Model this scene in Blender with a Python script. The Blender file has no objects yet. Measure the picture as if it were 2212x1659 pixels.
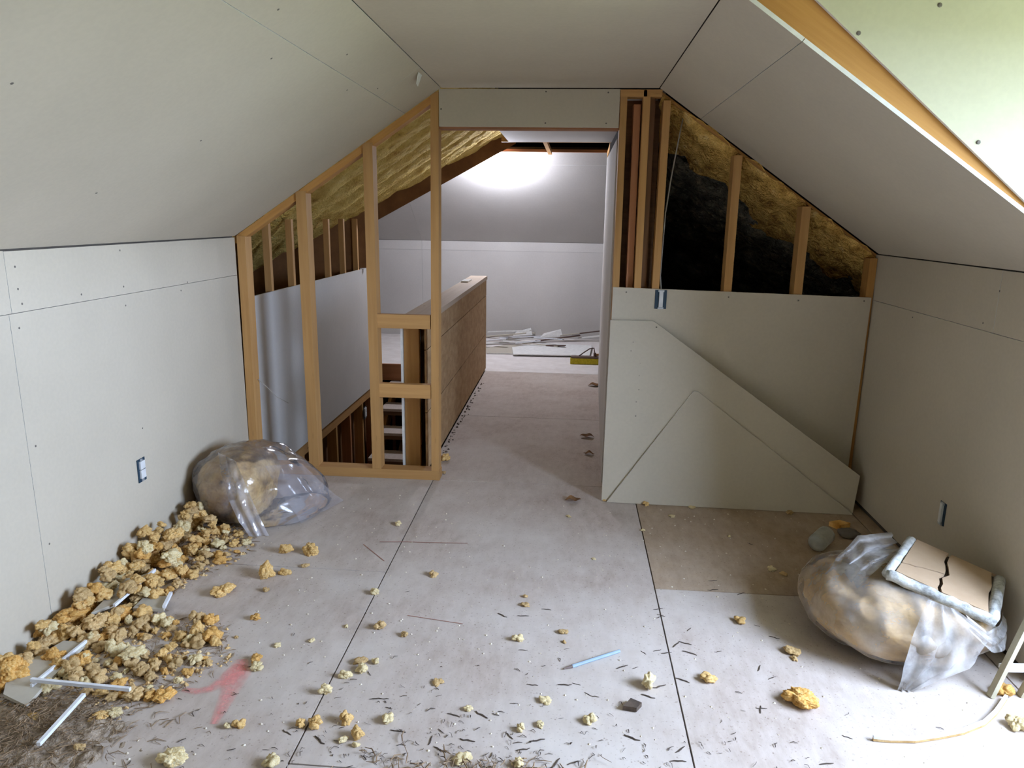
import bpy, bmesh, math, random
from mathutils import Vector, Matrix, noise

# ------------------------------------------------------------------ camera, sky, window portal, exposure
scene = bpy.context.scene
COL = scene.collection
scene.view_settings.view_transform = 'Standard'
scene.view_settings.look = 'None'
scene.view_settings.gamma = 1.0
scene.view_settings.use_curve_mapping = False
scene.view_settings.exposure = 0.0
SKY_STRENGTH = 52.0
BULB_STRENGTH = 1200.0

cam_data = bpy.data.cameras.new('camera')
cam_data.sensor_width = 36.0
cam_data.lens = 1568.1 * 36.0 / 2212.0
cam_data.clip_start = 0.05
camera = bpy.data.objects.new('camera', cam_data)
COL.objects.link(camera)
_pi, _ya, _ro = (math.radians(a) for a in (13.03, 4.43, 0.84))
_fw = Vector((-math.sin(_ya) * math.cos(_pi), math.cos(_ya) * math.cos(_pi), -math.sin(_pi)))
_r = _fw.cross(Vector((0, 0, 1))).normalized()
_u = _r.cross(_fw)
_r2 = _r * math.cos(_ro) + _u * math.sin(_ro)
_u2 = _u * math.cos(_ro) - _r * math.sin(_ro)
_m = Matrix((_r2, _u2, -_fw)).transposed().to_4x4()
_m.translation = Vector((0.795, 0.0, 1.6235))
camera.matrix_world = _m
scene.camera = camera

world = bpy.data.worlds.new('overcast_sky')
scene.world = world
world.use_nodes = True
_bg = world.node_tree.nodes['Background']
_wn = world.node_tree
_bg.inputs['Color'].default_value = (0.67, 0.83, 1.14, 1)
_bg.inputs['Strength'].default_value = SKY_STRENGTH

# dormer window opening in the wall x = WX
WX, WY0, WY1, WZ0, WZ1 = 3.25, 0.75, 2.40, 0.88, 2.12
pl = bpy.data.lights.new('window_daylight_portal', 'AREA')
pl.shape = 'RECTANGLE'
pl.size = WY1 - WY0
pl.size_y = WZ1 - WZ0
pl.cycles.is_portal = True
po = bpy.data.objects.new('window_daylight_portal', pl)
COL.objects.link(po)
po.matrix_world = Matrix(((0, 0, 1, WX + 0.02), (1, 0, 0, (WY0 + WY1) / 2), (0, 1, 0, (WZ0 + WZ1) / 2), (0, 0, 0, 1)))

scene.cycles.max_bounces = 6
scene.cycles.diffuse_bounces = 5
scene.cycles.glossy_bounces = 2
scene.cycles.transmission_bounces = 3
scene.cycles.transparent_max_bounces = 10
scene.cycles.use_adaptive_sampling = True
scene.cycles.adaptive_threshold = 0.07
scene.cycles.caustics_reflective = False
scene.cycles.caustics_refractive = False
scene.cycles.sample_clamp_indirect = 6.0
scene.cycles.use_denoising = True
scene.cycles.use_light_tree = False

random.seed(7)
RND = random.Random(11)

# ------------------------------------------------------------------ materials
def new_mat(name):
    m = bpy.data.materials.new(name)
    m.use_nodes = True
    nt = m.node_tree
    return m, nt, nt.nodes['Principled BSDF']

def N(nt, kind, **kw):
    n = nt.nodes.new(kind)
    for k, v in kw.items():
        if k in n.inputs.keys():
            n.inputs[k].default_value = v
        else:
            setattr(n, k, v)
    return n

def coords(nt, scale=(1, 1, 1), which='Object', loc=None):
    tc = N(nt, 'ShaderNodeTexCoord')
    mp = N(nt, 'ShaderNodeMapping')
    mp.inputs['Scale'].default_value = scale
    nt.links.new(tc.outputs[which], mp.inputs['Vector'])
    return mp.outputs['Vector']

def ramp(nt, fac, stops):
    r = N(nt, 'ShaderNodeValToRGB')
    els = r.color_ramp.elements
    while len(els) < len(stops):
        els.new(0.5)
    for e, (p, c) in zip(els, stops):
        e.position = p
        e.color = (c[0], c[1], c[2], 1)
    nt.links.new(fac, r.inputs['Fac'])
    return r.outputs['Color']

def mixc(nt, fac, a, b, blend='MIX'):
    m = N(nt, 'ShaderNodeMix', data_type='RGBA', blend_type=blend)
    for sock, v in ((m.inputs[0], fac), (m.inputs[6], a), (m.inputs[7], b)):
        if hasattr(v, 'is_linked') or hasattr(v, 'links'):
            nt.links.new(v, sock)
        elif isinstance(v, (int, float)):
            sock.default_value = v
        else:
            sock.default_value = (v[0], v[1], v[2], 1)
    return m.outputs[2]

def noise_tex(nt, vec, scale, detail=4, rough=0.55):
    n = N(nt, 'ShaderNodeTexNoise')
    n.inputs['Scale'].default_value = scale
    n.inputs['Detail'].default_value = detail
    n.inputs['Roughness'].default_value = rough
    nt.links.new(vec, n.inputs['Vector'])
    return n.outputs['Fac']

def bump(nt, bsdf, h, strength=0.3, dist=0.01):
    b = N(nt, 'ShaderNodeBump')
    b.inputs['Strength'].default_value = strength
    b.inputs['Distance'].default_value = dist
    nt.links.new(h, b.inputs['Height'])
    nt.links.new(b.outputs['Normal'], bsdf.inputs['Normal'])

def obj_random(nt):
    return N(nt, 'ShaderNodeObjectInfo').outputs['Random']

def mat_drywall(name, base, var=0.06, rough=0.85):
    m, nt, b = new_mat(name)
    v = coords(nt)
    n1 = noise_tex(nt, v, 1.7, 3)
    n2 = noise_tex(nt, v, 60, 1)
    lo = [c * (1 - var) for c in base]
    hi = [min(1, c * (1 + var)) for c in base]
    c = ramp(nt, n1, [(0.3, lo), (0.7, hi)])
    c = mixc(nt, 0.25, c, ramp(nt, n2, [(0.35, [x * 0.93 for x in base]), (0.65, [min(1, x * 1.06) for x in base])]))
    rv = N(nt, 'ShaderNodeMapRange')
    nt.links.new(obj_random(nt), rv.inputs['Value'])
    rv.inputs['To Min'].default_value = 0.96
    rv.inputs['To Max'].default_value = 1.02
    hs = N(nt, 'ShaderNodeHueSaturation')
    nt.links.new(c, hs.inputs['Color'])
    nt.links.new(rv.outputs['Result'], hs.inputs['Value'])
    nt.links.new(hs.outputs['Color'], b.inputs['Base Color'])
    b.inputs['Roughness'].default_value = rough
    b.inputs['Specular IOR Level'].default_value = 0.25
    return m

def mat_lumber(name, light, dark, knot, rough=0.7):
    m, nt, b = new_mat(name)
    v = coords(nt, (1.2, 26, 26))
    w = coords(nt, (0.5, 7, 7))
    g = noise_tex(nt, v, 1.6, 3, 0.6)
    g2 = noise_tex(nt, w, 1.3, 1)
    c = ramp(nt, g, [(0.32, dark), (0.66, light)])
    c2 = ramp(nt, g2, [(0.35, [x * 0.82 for x in light]), (0.65, light)])
    c = mixc(nt, 0.45, c, c2)
    # knots
    kv = coords(nt, (3.0, 13, 13))
    vo = N(nt, 'ShaderNodeTexVoronoi')
    vo.inputs['Scale'].default_value = 0.8
    nt.links.new(kv, vo.inputs['Vector'])
    kf = ramp(nt, vo.outputs['Distance'], [(0.0, (1, 1, 1)), (0.10, (0, 0, 0))])
    c = mixc(nt, kf, c, knot)
    rv = N(nt, 'ShaderNodeMapRange')
    nt.links.new(obj_random(nt), rv.inputs['Value'])
    rv.inputs['To Min'].default_value = 0.86
    rv.inputs['To Max'].default_value = 1.12
    hs = N(nt, 'ShaderNodeHueSaturation')
    nt.links.new(c, hs.inputs['Color'])
    nt.links.new(rv.outputs['Result'], hs.inputs['Value'])
    nt.links.new(hs.outputs['Color'], b.inputs['Base Color'])
    b.inputs['Roughness'].default_value = rough
    b.inputs['Specular IOR Level'].default_value = 0.3
    return m

def mat_noise(name, stops, scale=8, detail=6, rough=0.9, bump_s=0.4, bump_d=0.01, vscale=(1, 1, 1), spec=0.2, bscale=None, which='Object', vary=0.0):
    m, nt, b = new_mat(name)
    v = coords(nt, vscale, which)
    if vary:
        ad = N(nt, 'ShaderNodeVectorMath', operation='ADD')
        mu = N(nt, 'ShaderNodeMath', operation='MULTIPLY')
        mu.inputs[1].default_value = 37.0
        nt.links.new(obj_random(nt), mu.inputs[0])
        nt.links.new(v, ad.inputs[0])
        nt.links.new(mu.outputs[0], ad.inputs[1])
        v = ad.outputs[0]
    n = noise_tex(nt, v, scale, detail, 0.65)
    c = ramp(nt, n, stops)
    if vary:
        rv = N(nt, 'ShaderNodeMapRange')
        nt.links.new(obj_random(nt), rv.inputs['Value'])
        rv.inputs['To Min'].default_value = 1 - vary
        rv.inputs['To Max'].default_value = 1 + vary * 0.6
        hs = N(nt, 'ShaderNodeHueSaturation')
        nt.links.new(c, hs.inputs['Color'])
        nt.links.new(rv.outputs['Result'], hs.inputs['Value'])
        c = hs.outputs['Color']
    nt.links.new(c, b.inputs['Base Color'])
    b.inputs['Roughness'].default_value = rough
    b.inputs['Specular IOR Level'].default_value = spec
    if bump_s:
        n2 = noise_tex(nt, v, bscale or scale * 2.5, 2, 0.7)
        bump(nt, b, n2, bump_s, bump_d)
    return m

def mat_plain(name, col, rough=0.6, spec=0.3, metal=0.0):
    m, nt, b = new_mat(name)
    v = coords(nt)
    n = noise_tex(nt, v, 25, 3)
    c = ramp(nt, n, [(0.3, [x * 0.9 for x in col]), (0.7, [min(1, x * 1.06) for x in col])])
    nt.links.new(c, b.inputs['Base Color'])
    b.inputs['Roughness'].default_value = rough
    b.inputs['Specular IOR Level'].default_value = spec
    b.inputs['Metallic'].default_value = metal
    return m

def mat_film(name, tint, haze, gloss_rough=0.12, wrinkle=14, ior=1.45, bstr=0.55):
    m, nt, b = new_mat(name)
    nt.nodes.remove(b)
    out = nt.nodes['Material Output']
    v = coords(nt)
    n = noise_tex(nt, v, wrinkle, 5, 0.6)
    wv = N(nt, 'ShaderNodeTexWave')
    wv.inputs['Scale'].default_value = wrinkle * 0.35
    wv.inputs['Distortion'].default_value = 9
    wv.inputs['Detail'].default_value = 3
    nt.links.new(v, wv.inputs['Vector'])
    bm_ = N(nt, 'ShaderNodeBump')
    bm_.inputs['Strength'].default_value = bstr
    bm_.inputs['Distance'].default_value = 0.02
    nt.links.new(wv.outputs['Fac'], bm_.inputs['Height'])
    tr = N(nt, 'ShaderNodeBsdfTransparent')
    tr.inputs['Color'].default_value = (0.96, 0.96, 0.97, 1)
    df = N(nt, 'ShaderNodeBsdfDiffuse')
    df.inputs['Color'].default_value = (*tint, 1)
    tl = N(nt, 'ShaderNodeBsdfTranslucent')
    tl.inputs['Color'].default_value = (*tint, 1)
    gl = N(nt, 'ShaderNodeBsdfGlossy')
    gl.inputs['Roughness'].default_value = gloss_rough
    gl.inputs['Color'].default_value = (1, 1, 1, 1)
    for s in (df, gl, tl):
        nt.links.new(bm_.outputs['Normal'], s.inputs['Normal'])
    m0 = N(nt, 'ShaderNodeMixShader')
    m0.inputs[0].default_value = 0.4
    nt.links.new(df.outputs[0], m0.inputs[1])
    nt.links.new(tl.outputs[0], m0.inputs[2])
    m1 = N(nt, 'ShaderNodeMixShader')
    hz = N(nt, 'ShaderNodeMapRange')
    nt.links.new(n, hz.inputs['Value'])
    hz.inputs['From Min'].default_value = 0.35
    hz.inputs['From Max'].default_value = 0.7
    hz.inputs['To Min'].default_value = haze * 0.45
    hz.inputs['To Max'].default_value = min(1, haze * 1.6)
    nt.links.new(hz.outputs['Result'], m1.inputs[0])
    nt.links.new(tr.outputs[0], m1.inputs[1])
    nt.links.new(m0.outputs[0], m1.inputs[2])
    fr = N(nt, 'ShaderNodeFresnel')
    fr.inputs['IOR'].default_value = ior
    nt.links.new(bm_.outputs['Normal'], fr.inputs['Normal'])
    m2 = N(nt, 'ShaderNodeMixShader')
    nt.links.new(fr.outputs[0], m2.inputs[0])
    nt.links.new(m1.outputs[0], m2.inputs[1])
    nt.links.new(gl.outputs[0], m2.inputs[2])
    nt.links.new(m2.outputs[0], out.inputs['Surface'])
    return m

def mat_spray(name, col):
    m, nt, b = new_mat(name)
    out = nt.nodes['Material Output']
    v = coords(nt)
    uv = N(nt, 'ShaderNodeTexCoord')
    sep = N(nt, 'ShaderNodeSeparateXYZ')
    nt.links.new(uv.outputs['UV'], sep.inputs[0])
    # soft across the stroke: 1 - (2v-1)^2
    ma = N(nt, 'ShaderNodeMath', operation='MULTIPLY_ADD')
    ma.inputs[1].default_value = 2.0
    ma.inputs[2].default_value = -1.0
    nt.links.new(sep.outputs['Y'], ma.inputs[0])
    sq = N(nt, 'ShaderNodeMath', operation='MULTIPLY')
    nt.links.new(ma.outputs[0], sq.inputs[0])
    nt.links.new(ma.outputs[0], sq.inputs[1])
    inv = N(nt, 'ShaderNodeMath', operation='SUBTRACT', use_clamp=True)
    inv.inputs[0].default_value = 1.0
    nt.links.new(sq.outputs[0], inv.inputs[1])
    n = noise_tex(nt, v, 35, 5, 0.7)
    mu = N(nt, 'ShaderNodeMath', operation='MULTIPLY')
    nt.links.new(inv.outputs[0], mu.inputs[0])
    nt.links.new(n, mu.inputs[1])
    mu2 = N(nt, 'ShaderNodeMath', operation='MULTIPLY', use_clamp=True)
    mu2.inputs[1].default_value = 0.85
    nt.links.new(mu.outputs[0], mu2.inputs[0])
    nt.links.new(mu2.outputs[0], b.inputs['Alpha'])
    b.inputs['Base Color'].default_value = (*col, 1)
    b.inputs['Roughness'].default_value = 0.9
    b.inputs['Specular IOR Level'].default_value = 0.05
    return m

M = {}
M['wall'] = mat_drywall('drywall_paper_grey', (0.545, 0.485, 0.382))
M['wall_far'] = mat_drywall('drywall_paper_far_room', (0.58, 0.56, 0.53))
M['wall_green'] = mat_drywall('drywall_paper_greenish', (0.63, 0.62, 0.46))
M['gypsum'] = mat_plain('gypsum_core_white', (0.80, 0.80, 0.77), 0.95, 0.1)
M['seam'] = mat_plain('dark_joint', (0.10, 0.085, 0.07), 0.95, 0.1)
M['pine'] = mat_lumber('pine_lumber', (0.56, 0.315, 0.115), (0.43, 0.215, 0.07), (0.10, 0.04, 0.015))
M['cap_wood_lit'] = mat_lumber('cap_board_bulb_lit', (0.66, 0.54, 0.42), (0.56, 0.43, 0.31), (0.30, 0.18, 0.10))  # cap lumber paled: the bulb's light on it is put into the colour
M['pine_gold'] = mat_lumber('pine_rafter_golden', (0.56, 0.29, 0.085), (0.40, 0.18, 0.045), (0.14, 0.06, 0.02))
M['pine_red'] = mat_lumber('pine_lumber_reddish', (0.46, 0.21, 0.10), (0.33, 0.14, 0.06), (0.10, 0.04, 0.015))
M['wood_dark'] = mat_lumber('old_dark_wood', (0.20, 0.105, 0.05), (0.12, 0.06, 0.03), (0.04, 0.02, 0.01))
M['brown_board'] = mat_noise('brown_fibre_board', [(0.3, (0.16, 0.075, 0.03)), (0.7, (0.25, 0.125, 0.05))], 5, 5, 0.9, 0.15, 0.004)
M['osb'] = mat_noise('brown_sheathing', [(0.3, (0.36, 0.225, 0.11)), (0.5, (0.45, 0.29, 0.15)), (0.72, (0.54, 0.37, 0.21))], 9, 7, 0.8, 0.2, 0.004, (1, 1, 2.2))
M['black'] = mat_plain('recess_shade_black', (0.022, 0.019, 0.016), 0.98, 0.05)  # near-black: shade of the attic and stair recess put into the colour
M['shell_dark'] = mat_plain('light_block_shell_dark', (0.05, 0.038, 0.028), 0.95, 0.05)  # dark inside of the added light-blocking box

def mat_floor(name='plywood_dusty', k=(1.0, 1.0, 1.0), dustf=0.72):
    m, nt, b = new_mat(name)
    v = coords(nt)
    vs = coords(nt, (1, 0.35, 1))
    n1 = noise_tex(nt, v, 1.6, 5, 0.65)
    n2 = noise_tex(nt, vs, 22, 4, 0.7)
    n3 = noise_tex(nt, v, 85, 1, 0.7)
    c = ramp(nt, n2, [(0.30, (0.395 * k[0], 0.32 * k[1], 0.265 * k[2])), (0.70, (0.53 * k[0], 0.45 * k[1], 0.395 * k[2]))])
    dust = ramp(nt, n1, [(0.36, (0, 0, 0)), (0.66, (1, 1, 1))])
    mul = N(nt, 'ShaderNodeMath', operation='MULTIPLY')
    mul.inputs[1].default_value = dustf
    nt.links.new(dust, mul.inputs[0])
    c = mixc(nt, mul.outputs[0], c, (0.62, 0.565, 0.51))
    sp = ramp(nt, n3, [(0.27, (0.55, 0.5, 0.46)), (0.36, (1, 1, 1))])
    c = mixc(nt, 0.55, c, sp, 'MULTIPLY')
    vo = N(nt, 'ShaderNodeTexVoronoi')
    vo.inputs['Scale'].default_value = 26
    nt.links.new(v, vo.inputs['Vector'])
    dk = ramp(nt, vo.outputs['Distance'], [(0.05, (0.35, 0.28, 0.22)), (0.10, (1, 1, 1))])
    c = mixc(nt, 0.6, c, dk, 'MULTIPLY')
    nt.links.new(c, b.inputs['Base Color'])
    b.inputs['Roughness'].default_value = 0.75
    b.inputs['Specular IOR Level'].default_value = 0.25
    return m
M['floor'] = mat_floor()
M['floor_brown_shade'] = mat_floor('plywood_brown_shade', (0.80, 0.69, 0.52), 0.24)  # browner, less dusty sheet; shade of the right rear floor painted in too
M['floor_far'] = mat_noise('pale_dusty_floorboards', [(0.3, (0.70, 0.65, 0.61)), (0.7, (0.84, 0.80, 0.77))], 6, 6, 0.85, 0.1, 0.004)
M['insul'] = mat_noise('fibreglass_yellow', [(0.25, (0.46, 0.25, 0.06)), (0.42, (0.76, 0.53, 0.14)), (0.62, (0.88, 0.67, 0.22)), (0.8, (0.90, 0.74, 0.34))], 9, 5, 1.0, 1.0, 0.03, bscale=45)
M['insul_gold'] = mat_noise('fibreglass_golden', [(0.28, (0.22, 0.11, 0.03)), (0.42, (0.60, 0.35, 0.085)), (0.60, (0.88, 0.58, 0.17)), (0.8, (0.86, 0.68, 0.32))], 11, 5, 1.0, 1.0, 0.03, bscale=45)
M['insul_shade'] = mat_noise('fibreglass_attic_shade', [(0.35, (0.06, 0.055, 0.042)), (0.55, (0.22, 0.20, 0.145)), (0.75, (0.44, 0.37, 0.22))], 8, 5, 1.0, 1.0, 0.03, bscale=40)  # deeper batts: light falloff into the attic painted as a darker grey
M['foam'] = mat_noise('spray_foam_yellow', [(0.30, (0.60, 0.32, 0.09)), (0.5, (0.82, 0.53, 0.20)), (0.7, (0.90, 0.69, 0.36))], 14, 3, 0.85, 0.6, 0.006, bscale=60, vary=0.12)
M['foam_orange'] = mat_noise('spray_foam_orange', [(0.30, (0.56, 0.26, 0.05)), (0.5, (0.80, 0.45, 0.13)), (0.7, (0.90, 0.63, 0.27))], 14, 3, 0.85, 0.6, 0.006, bscale=60, vary=0.12)
M['foam_cream'] = mat_noise('spray_foam_cream', [(0.30, (0.70, 0.50, 0.21)), (0.5, (0.88, 0.72, 0.40)), (0.7, (0.93, 0.83, 0.57))], 14, 3, 0.85, 0.6, 0.006, bscale=60, vary=0.1)
M['foam_tan'] = mat_noise('spray_foam_tan', [(0.30, (0.44, 0.27, 0.10)), (0.5, (0.68, 0.46, 0.21)), (0.7, (0.80, 0.62, 0.35))], 14, 6, 0.9, 0.6, 0.006, bscale=60, vary=0.15)
M['bagfill'] = mat_noise('insulation_offcuts_in_bag', [(0.30, (0.09, 0.055, 0.025)), (0.40, (0.46, 0.28, 0.10)), (0.55, (0.68, 0.45, 0.18)), (0.75, (0.76, 0.58, 0.32))], 8, 8, 0.95, 0.9, 0.02, bscale=22)
M['bagfill_r'] = mat_noise('insulation_offcuts_brown', [(0.26, (0.26, 0.15, 0.07)), (0.40, (0.46, 0.29, 0.12)), (0.58, (0.64, 0.42, 0.18)), (0.75, (0.68, 0.52, 0.32))], 6, 7, 0.95, 0.7, 0.02, (1, 1, 1.6), bscale=16)
M['film'] = mat_film('clear_plastic_film', (0.84, 0.82, 0.87), 0.19, 0.14, 7, 1.4, 0.35)
M['film_fold'] = mat_film('folded_plastic_film', (0.88, 0.86, 0.91), 0.42, 0.12, 9)
M['film_milky'] = mat_film('milky_plastic_film', (0.80, 0.76, 0.70), 0.26, 0.30, 7, 1.22, 0.4)
M['film_milky_fold'] = mat_film('milky_plastic_fold', (0.88, 0.87, 0.86), 0.46, 0.22, 8, 1.28, 0.4)
M['twig'] = mat_noise('dark_bark', [(0.3, (0.035, 0.028, 0.025)), (0.7, (0.13, 0.095, 0.07))], 20, 4, 0.9, 0, vary=0.2)
M['shaving'] = mat_noise('brown_shavings', [(0.3, (0.13, 0.085, 0.05)), (0.7, (0.36, 0.25, 0.15))], 24, 4, 0.95, 0.0)
M['dirt'] = mat_noise('sawdust_dirt', [(0.3, (0.17, 0.125, 0.085)), (0.5, (0.32, 0.25, 0.18)), (0.72, (0.50, 0.42, 0.33))], 30, 8, 1.0, 0.9, 0.01)
M['crumb'] = mat_noise('pale_crumbs', [(0.3, (0.58, 0.48, 0.34)), (0.7, (0.78, 0.72, 0.60))], 20, 4, 0.9, 0.0)
M['white_strip'] = mat_plain('white_edge_strip', (0.78, 0.80, 0.84), 0.7, 0.2)
M['paper_grey'] = mat_drywall('scrap_paper_grey', (0.50, 0.46, 0.38))
M['paper_tan'] = mat_noise('tan_board_paper', [(0.3, (0.38, 0.265, 0.165)), (0.7, (0.46, 0.335, 0.22))], 5, 5, 0.85, 0.1, 0.003)
M['chalk'] = mat_noise('chalky_grey_rim', [(0.32, (0.22, 0.22, 0.21)), (0.5, (0.52, 0.53, 0.51)), (0.7, (0.74, 0.75, 0.72))], 22, 7, 0.9, 0.5, 0.006)
M['blue_box'] = mat_plain('navy_plastic', (0.018, 0.045, 0.075), 0.45, 0.4)
M['outlet'] = mat_plain('white_outlet', (0.72, 0.73, 0.72), 0.4, 0.4)
M['galv'] = mat_plain('galvanised_metal', (0.55, 0.58, 0.60), 0.4, 0.5, 0.6)
M['cable'] = mat_plain('grey_cable', (0.42, 0.40, 0.36), 0.5, 0.4)
M['screw'] = mat_plain('dark_screw', (0.16, 0.14, 0.12), 0.6, 0.3)
M['ladder'] = mat_plain('beige_painted_metal', (0.50, 0.46, 0.33), 0.45, 0.4)
M['white_metal'] = mat_plain('white_painted_rung', (0.82, 0.82, 0.80), 0.4, 0.4)
M['bristle'] = mat_noise('yellow_bristles', [(0.3, (0.45, 0.36, 0.02)), (0.7, (0.68, 0.56, 0.05))], 40, 4, 0.8, 0.4, 0.005)
M['broom_wood'] = mat_plain('grey_broom_block', (0.20, 0.15, 0.13), 0.7, 0.2)
M['iron'] = mat_plain('rusty_iron', (0.11, 0.07, 0.055), 0.6, 0.3)
M['jug'] = mat_film('milky_jug_plastic', (0.80, 0.82, 0.74), 0.75, 0.3, 5)
M['pen'] = mat_plain('pale_blue_plastic', (0.30, 0.40, 0.50), 0.5, 0.4)
M['spray'] = mat_spray('pink_spray_paint', (0.95, 0.36, 0.33))
M['chalkline'] = mat_plain('red_chalk', (0.33, 0.16, 0.12), 0.9, 0.05)
M['leaf'] = mat_noise('brown_leaf', [(0.3, (0.14, 0.07, 0.03)), (0.7, (0.30, 0.16, 0.07))], 18, 4, 0.85, 0.3, 0.004, vary=0.2)
M['ground'] = mat_noise('grass_ground', [(0.3, (0.14, 0.15, 0.07)), (0.7, (0.22, 0.22, 0.12))], 1.0, 5, 1.0, 0)
M['siding'] = mat_plain('window_frame_white', (0.75, 0.75, 0.72), 0.6, 0.3)

def mat_bulb():
    m, nt, b = new_mat('lit_bulb_glass')
    v = coords(nt)
    n = noise_tex(nt, v, 3, 1)
    c = ramp(nt, n, [(0.0, (0.83, 0.85, 1.0)), (1.0, (0.85, 0.87, 1.0))])
    nt.links.new(c, b.inputs['Emission Color'])
    b.inputs['Emission Strength'].default_value = BULB_STRENGTH
    b.inputs['Base Color'].default_value = (0.9, 0.9, 0.9, 1)
    return m
M['bulb'] = mat_bulb()

# ------------------------------------------------------------------ mesh helpers
class MB:
    def __init__(self):
        self.v, self.f, self.mi, self.uv = [], [], [], None
    def quad(self, a, b, c, d, mi=0):
        n = len(self.v)
        self.v += [Vector(a), Vector(b), Vector(c), Vector(d)]
        self.f.append((n, n + 1, n + 2, n + 3)); self.mi.append(mi)
        return self
    def box(self, lo, hi):
        x0, y0, z0 = lo; x1, y1, z1 = hi
        n = len(self.v)
        self.v += [Vector(p) for p in ((x0,y0,z0),(x1,y0,z0),(x1,y1,z0),(x0,y1,z0),(x0,y0,z1),(x1,y0,z1),(x1,y1,z1),(x0,y1,z1))]
        for q in ((0,3,2,1),(4,5,6,7),(0,1,5,4),(1,2,6,5),(2,3,7,6),(3,0,4,7)):
            self.f.append(tuple(n + i for i in q)); self.mi.append(0)
        return self
    def prism(self, pts, off, side_mi=1):
        """polygon pts (3D, planar) extruded by vector off; front faces mi 0, sides side_mi"""
        off = Vector(off); n = len(self.v); k = len(pts)
        self.v += [Vector(p) for p in pts] + [Vector(p) + off for p in pts]
        self.f.append(tuple(n + i for i in range(k))); self.mi.append(0)
        self.f.append(tuple(n + k + i for i in reversed(range(k)))); self.mi.append(0)
        for i in range(k):
            j = (i + 1) % k
            self.f.append((n + i, n + k + i, n + k + j, n + j)); self.mi.append(side_mi)
        return self
    def tube(self, path, r, seg=8, taper=None):
        path = [Vector(p) for p in path]; n0 = len(self.v)
        up = Vector((0, 0, 1))
        for i, p in enumerate(path):
            t = (path[min(i + 1, len(path) - 1)] - path[max(i - 1, 0)]).normalized()
            a = t.cross(up)
            if a.length < 1e-3: a = t.cross(Vector((1, 0, 0)))
            a.normalize(); b = a.cross(t)
            rr = r if taper is None else r * taper[i]
            for s in range(seg):
                an = 2 * math.pi * s / seg
                self.v.append(p + (a * math.cos(an) + b * math.sin(an)) * rr)
        for i in range(len(path) - 1):
            for s in range(seg):
                s2 = (s + 1) % seg
                self.f.append((n0 + i*seg + s, n0 + i*seg + s2, n0 + (i+1)*seg + s2, n0 + (i+1)*seg + s)); self.mi.append(0)
        self.f.append(tuple(n0 + s for s in reversed(range(seg)))); self.mi.append(0)
        e = n0 + (len(path) - 1) * seg
        self.f.append(tuple(e + s for s in range(seg))); self.mi.append(0)
        return self
    def grid(self, fn, nu, nv, closed_u=False, mi=0):
        n0 = len(self.v)
        for i in range(nu + (0 if closed_u else 1)):
            for j in range(nv + 1):
                self.v.append(Vector(fn(i / nu, j / nv)))
        for i in range(nu):
            i2 = (i + 1) % nu if closed_u else i + 1
            for j in range(nv):
                self.f.append((n0 + i*(nv+1) + j, n0 + i2*(nv+1) + j, n0 + i2*(nv+1) + j + 1, n0 + i*(nv+1) + j + 1)); self.mi.append(mi)
        return self
    def mesh(self, name, mats, off=Vector((0, 0, 0)), smooth=False, fix=True):
        me = bpy.data.meshes.new(name)
        me.from_pydata([tuple(v - off) for v in self.v], [], self.f)
        if not isinstance(mats, (list, tuple)): mats = [mats]
        for m in mats: me.materials.append(M[m])
        for p, i in zip(me.polygons, self.mi): p.material_index = min(i, len(mats) - 1)
        if fix:
            bm = bmesh.new(); bm.from_mesh(me)
            bmesh.ops.recalc_face_normals(bm, faces=bm.faces)
            bm.to_mesh(me); bm.free()
        if smooth:
            for p in me.polygons: p.use_smooth = True
        me.update()
        return me

def link(name, me, parent=None):
    o = bpy.data.objects.new(name, me)
    COL.objects.link(o)
    if parent is not None: o.parent = parent
    return o

def wloc(o):
    l = Vector((0, 0, 0))
    while o is not None:
        l = l + o.location; o = o.parent
    return l

def part(parent, name, mb, mats, smooth=False, label=None, kind=None):
    """mesh given in world coordinates, child of parent (parents are never rotated)"""
    o = link(name, mb.mesh(name, mats, wloc(parent), smooth), parent)
    if label: o['label'] = label
    if kind: o['kind'] = kind
    return o

def tag(o, label, cat, group=None):
    o['label'] = label; o['category'] = cat
    if group: o['group'] = group
    return o

def thing(name, label, cat, loc, group=None):
    o = bpy.data.objects.new(name, None)
    o.empty_display_size = 0.05
    COL.objects.link(o)
    o.location = loc
    return tag(o, label, cat, group)

def struct(name, mb=None, mats='black', label=None, cat=None, smooth=False):
    if mb is None:
        o = bpy.data.objects.new(name, None); o.empty_display_size = 0.05; COL.objects.link(o)
    else:
        o = link(name, mb.mesh(name, mats, smooth=smooth))
    o['kind'] = 'structure'
    if label: o['label'] = label
    if cat: o['category'] = cat
    return o

def lumber(parent, name, p0, p1, w, d, mat='pine', up=(0, 1, 0), label=None):
    """bar from p0 to p1 (centre line); w across, d along 'up'; local X is the grain"""
    p0, p1 = Vector(p0), Vector(p1)
    x = (p1 - p0); L = x.length; x.normalize()
    z = Vector(up); z = (z - x * z.dot(x)).normalized()
    y = z.cross(x)
    mb = MB().box((0, -w / 2, -d / 2), (L, w / 2, d / 2))
    me = mb.mesh(name, mat)
    o = link(name, me, parent)
    mw = Matrix((x, y, z)).transposed().to_4x4()
    mw.translation = p0 - (wloc(parent) if parent is not None else Vector((0, 0, 0)))
    o.matrix_local = mw
    if label: o['label'] = label
    return o

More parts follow.
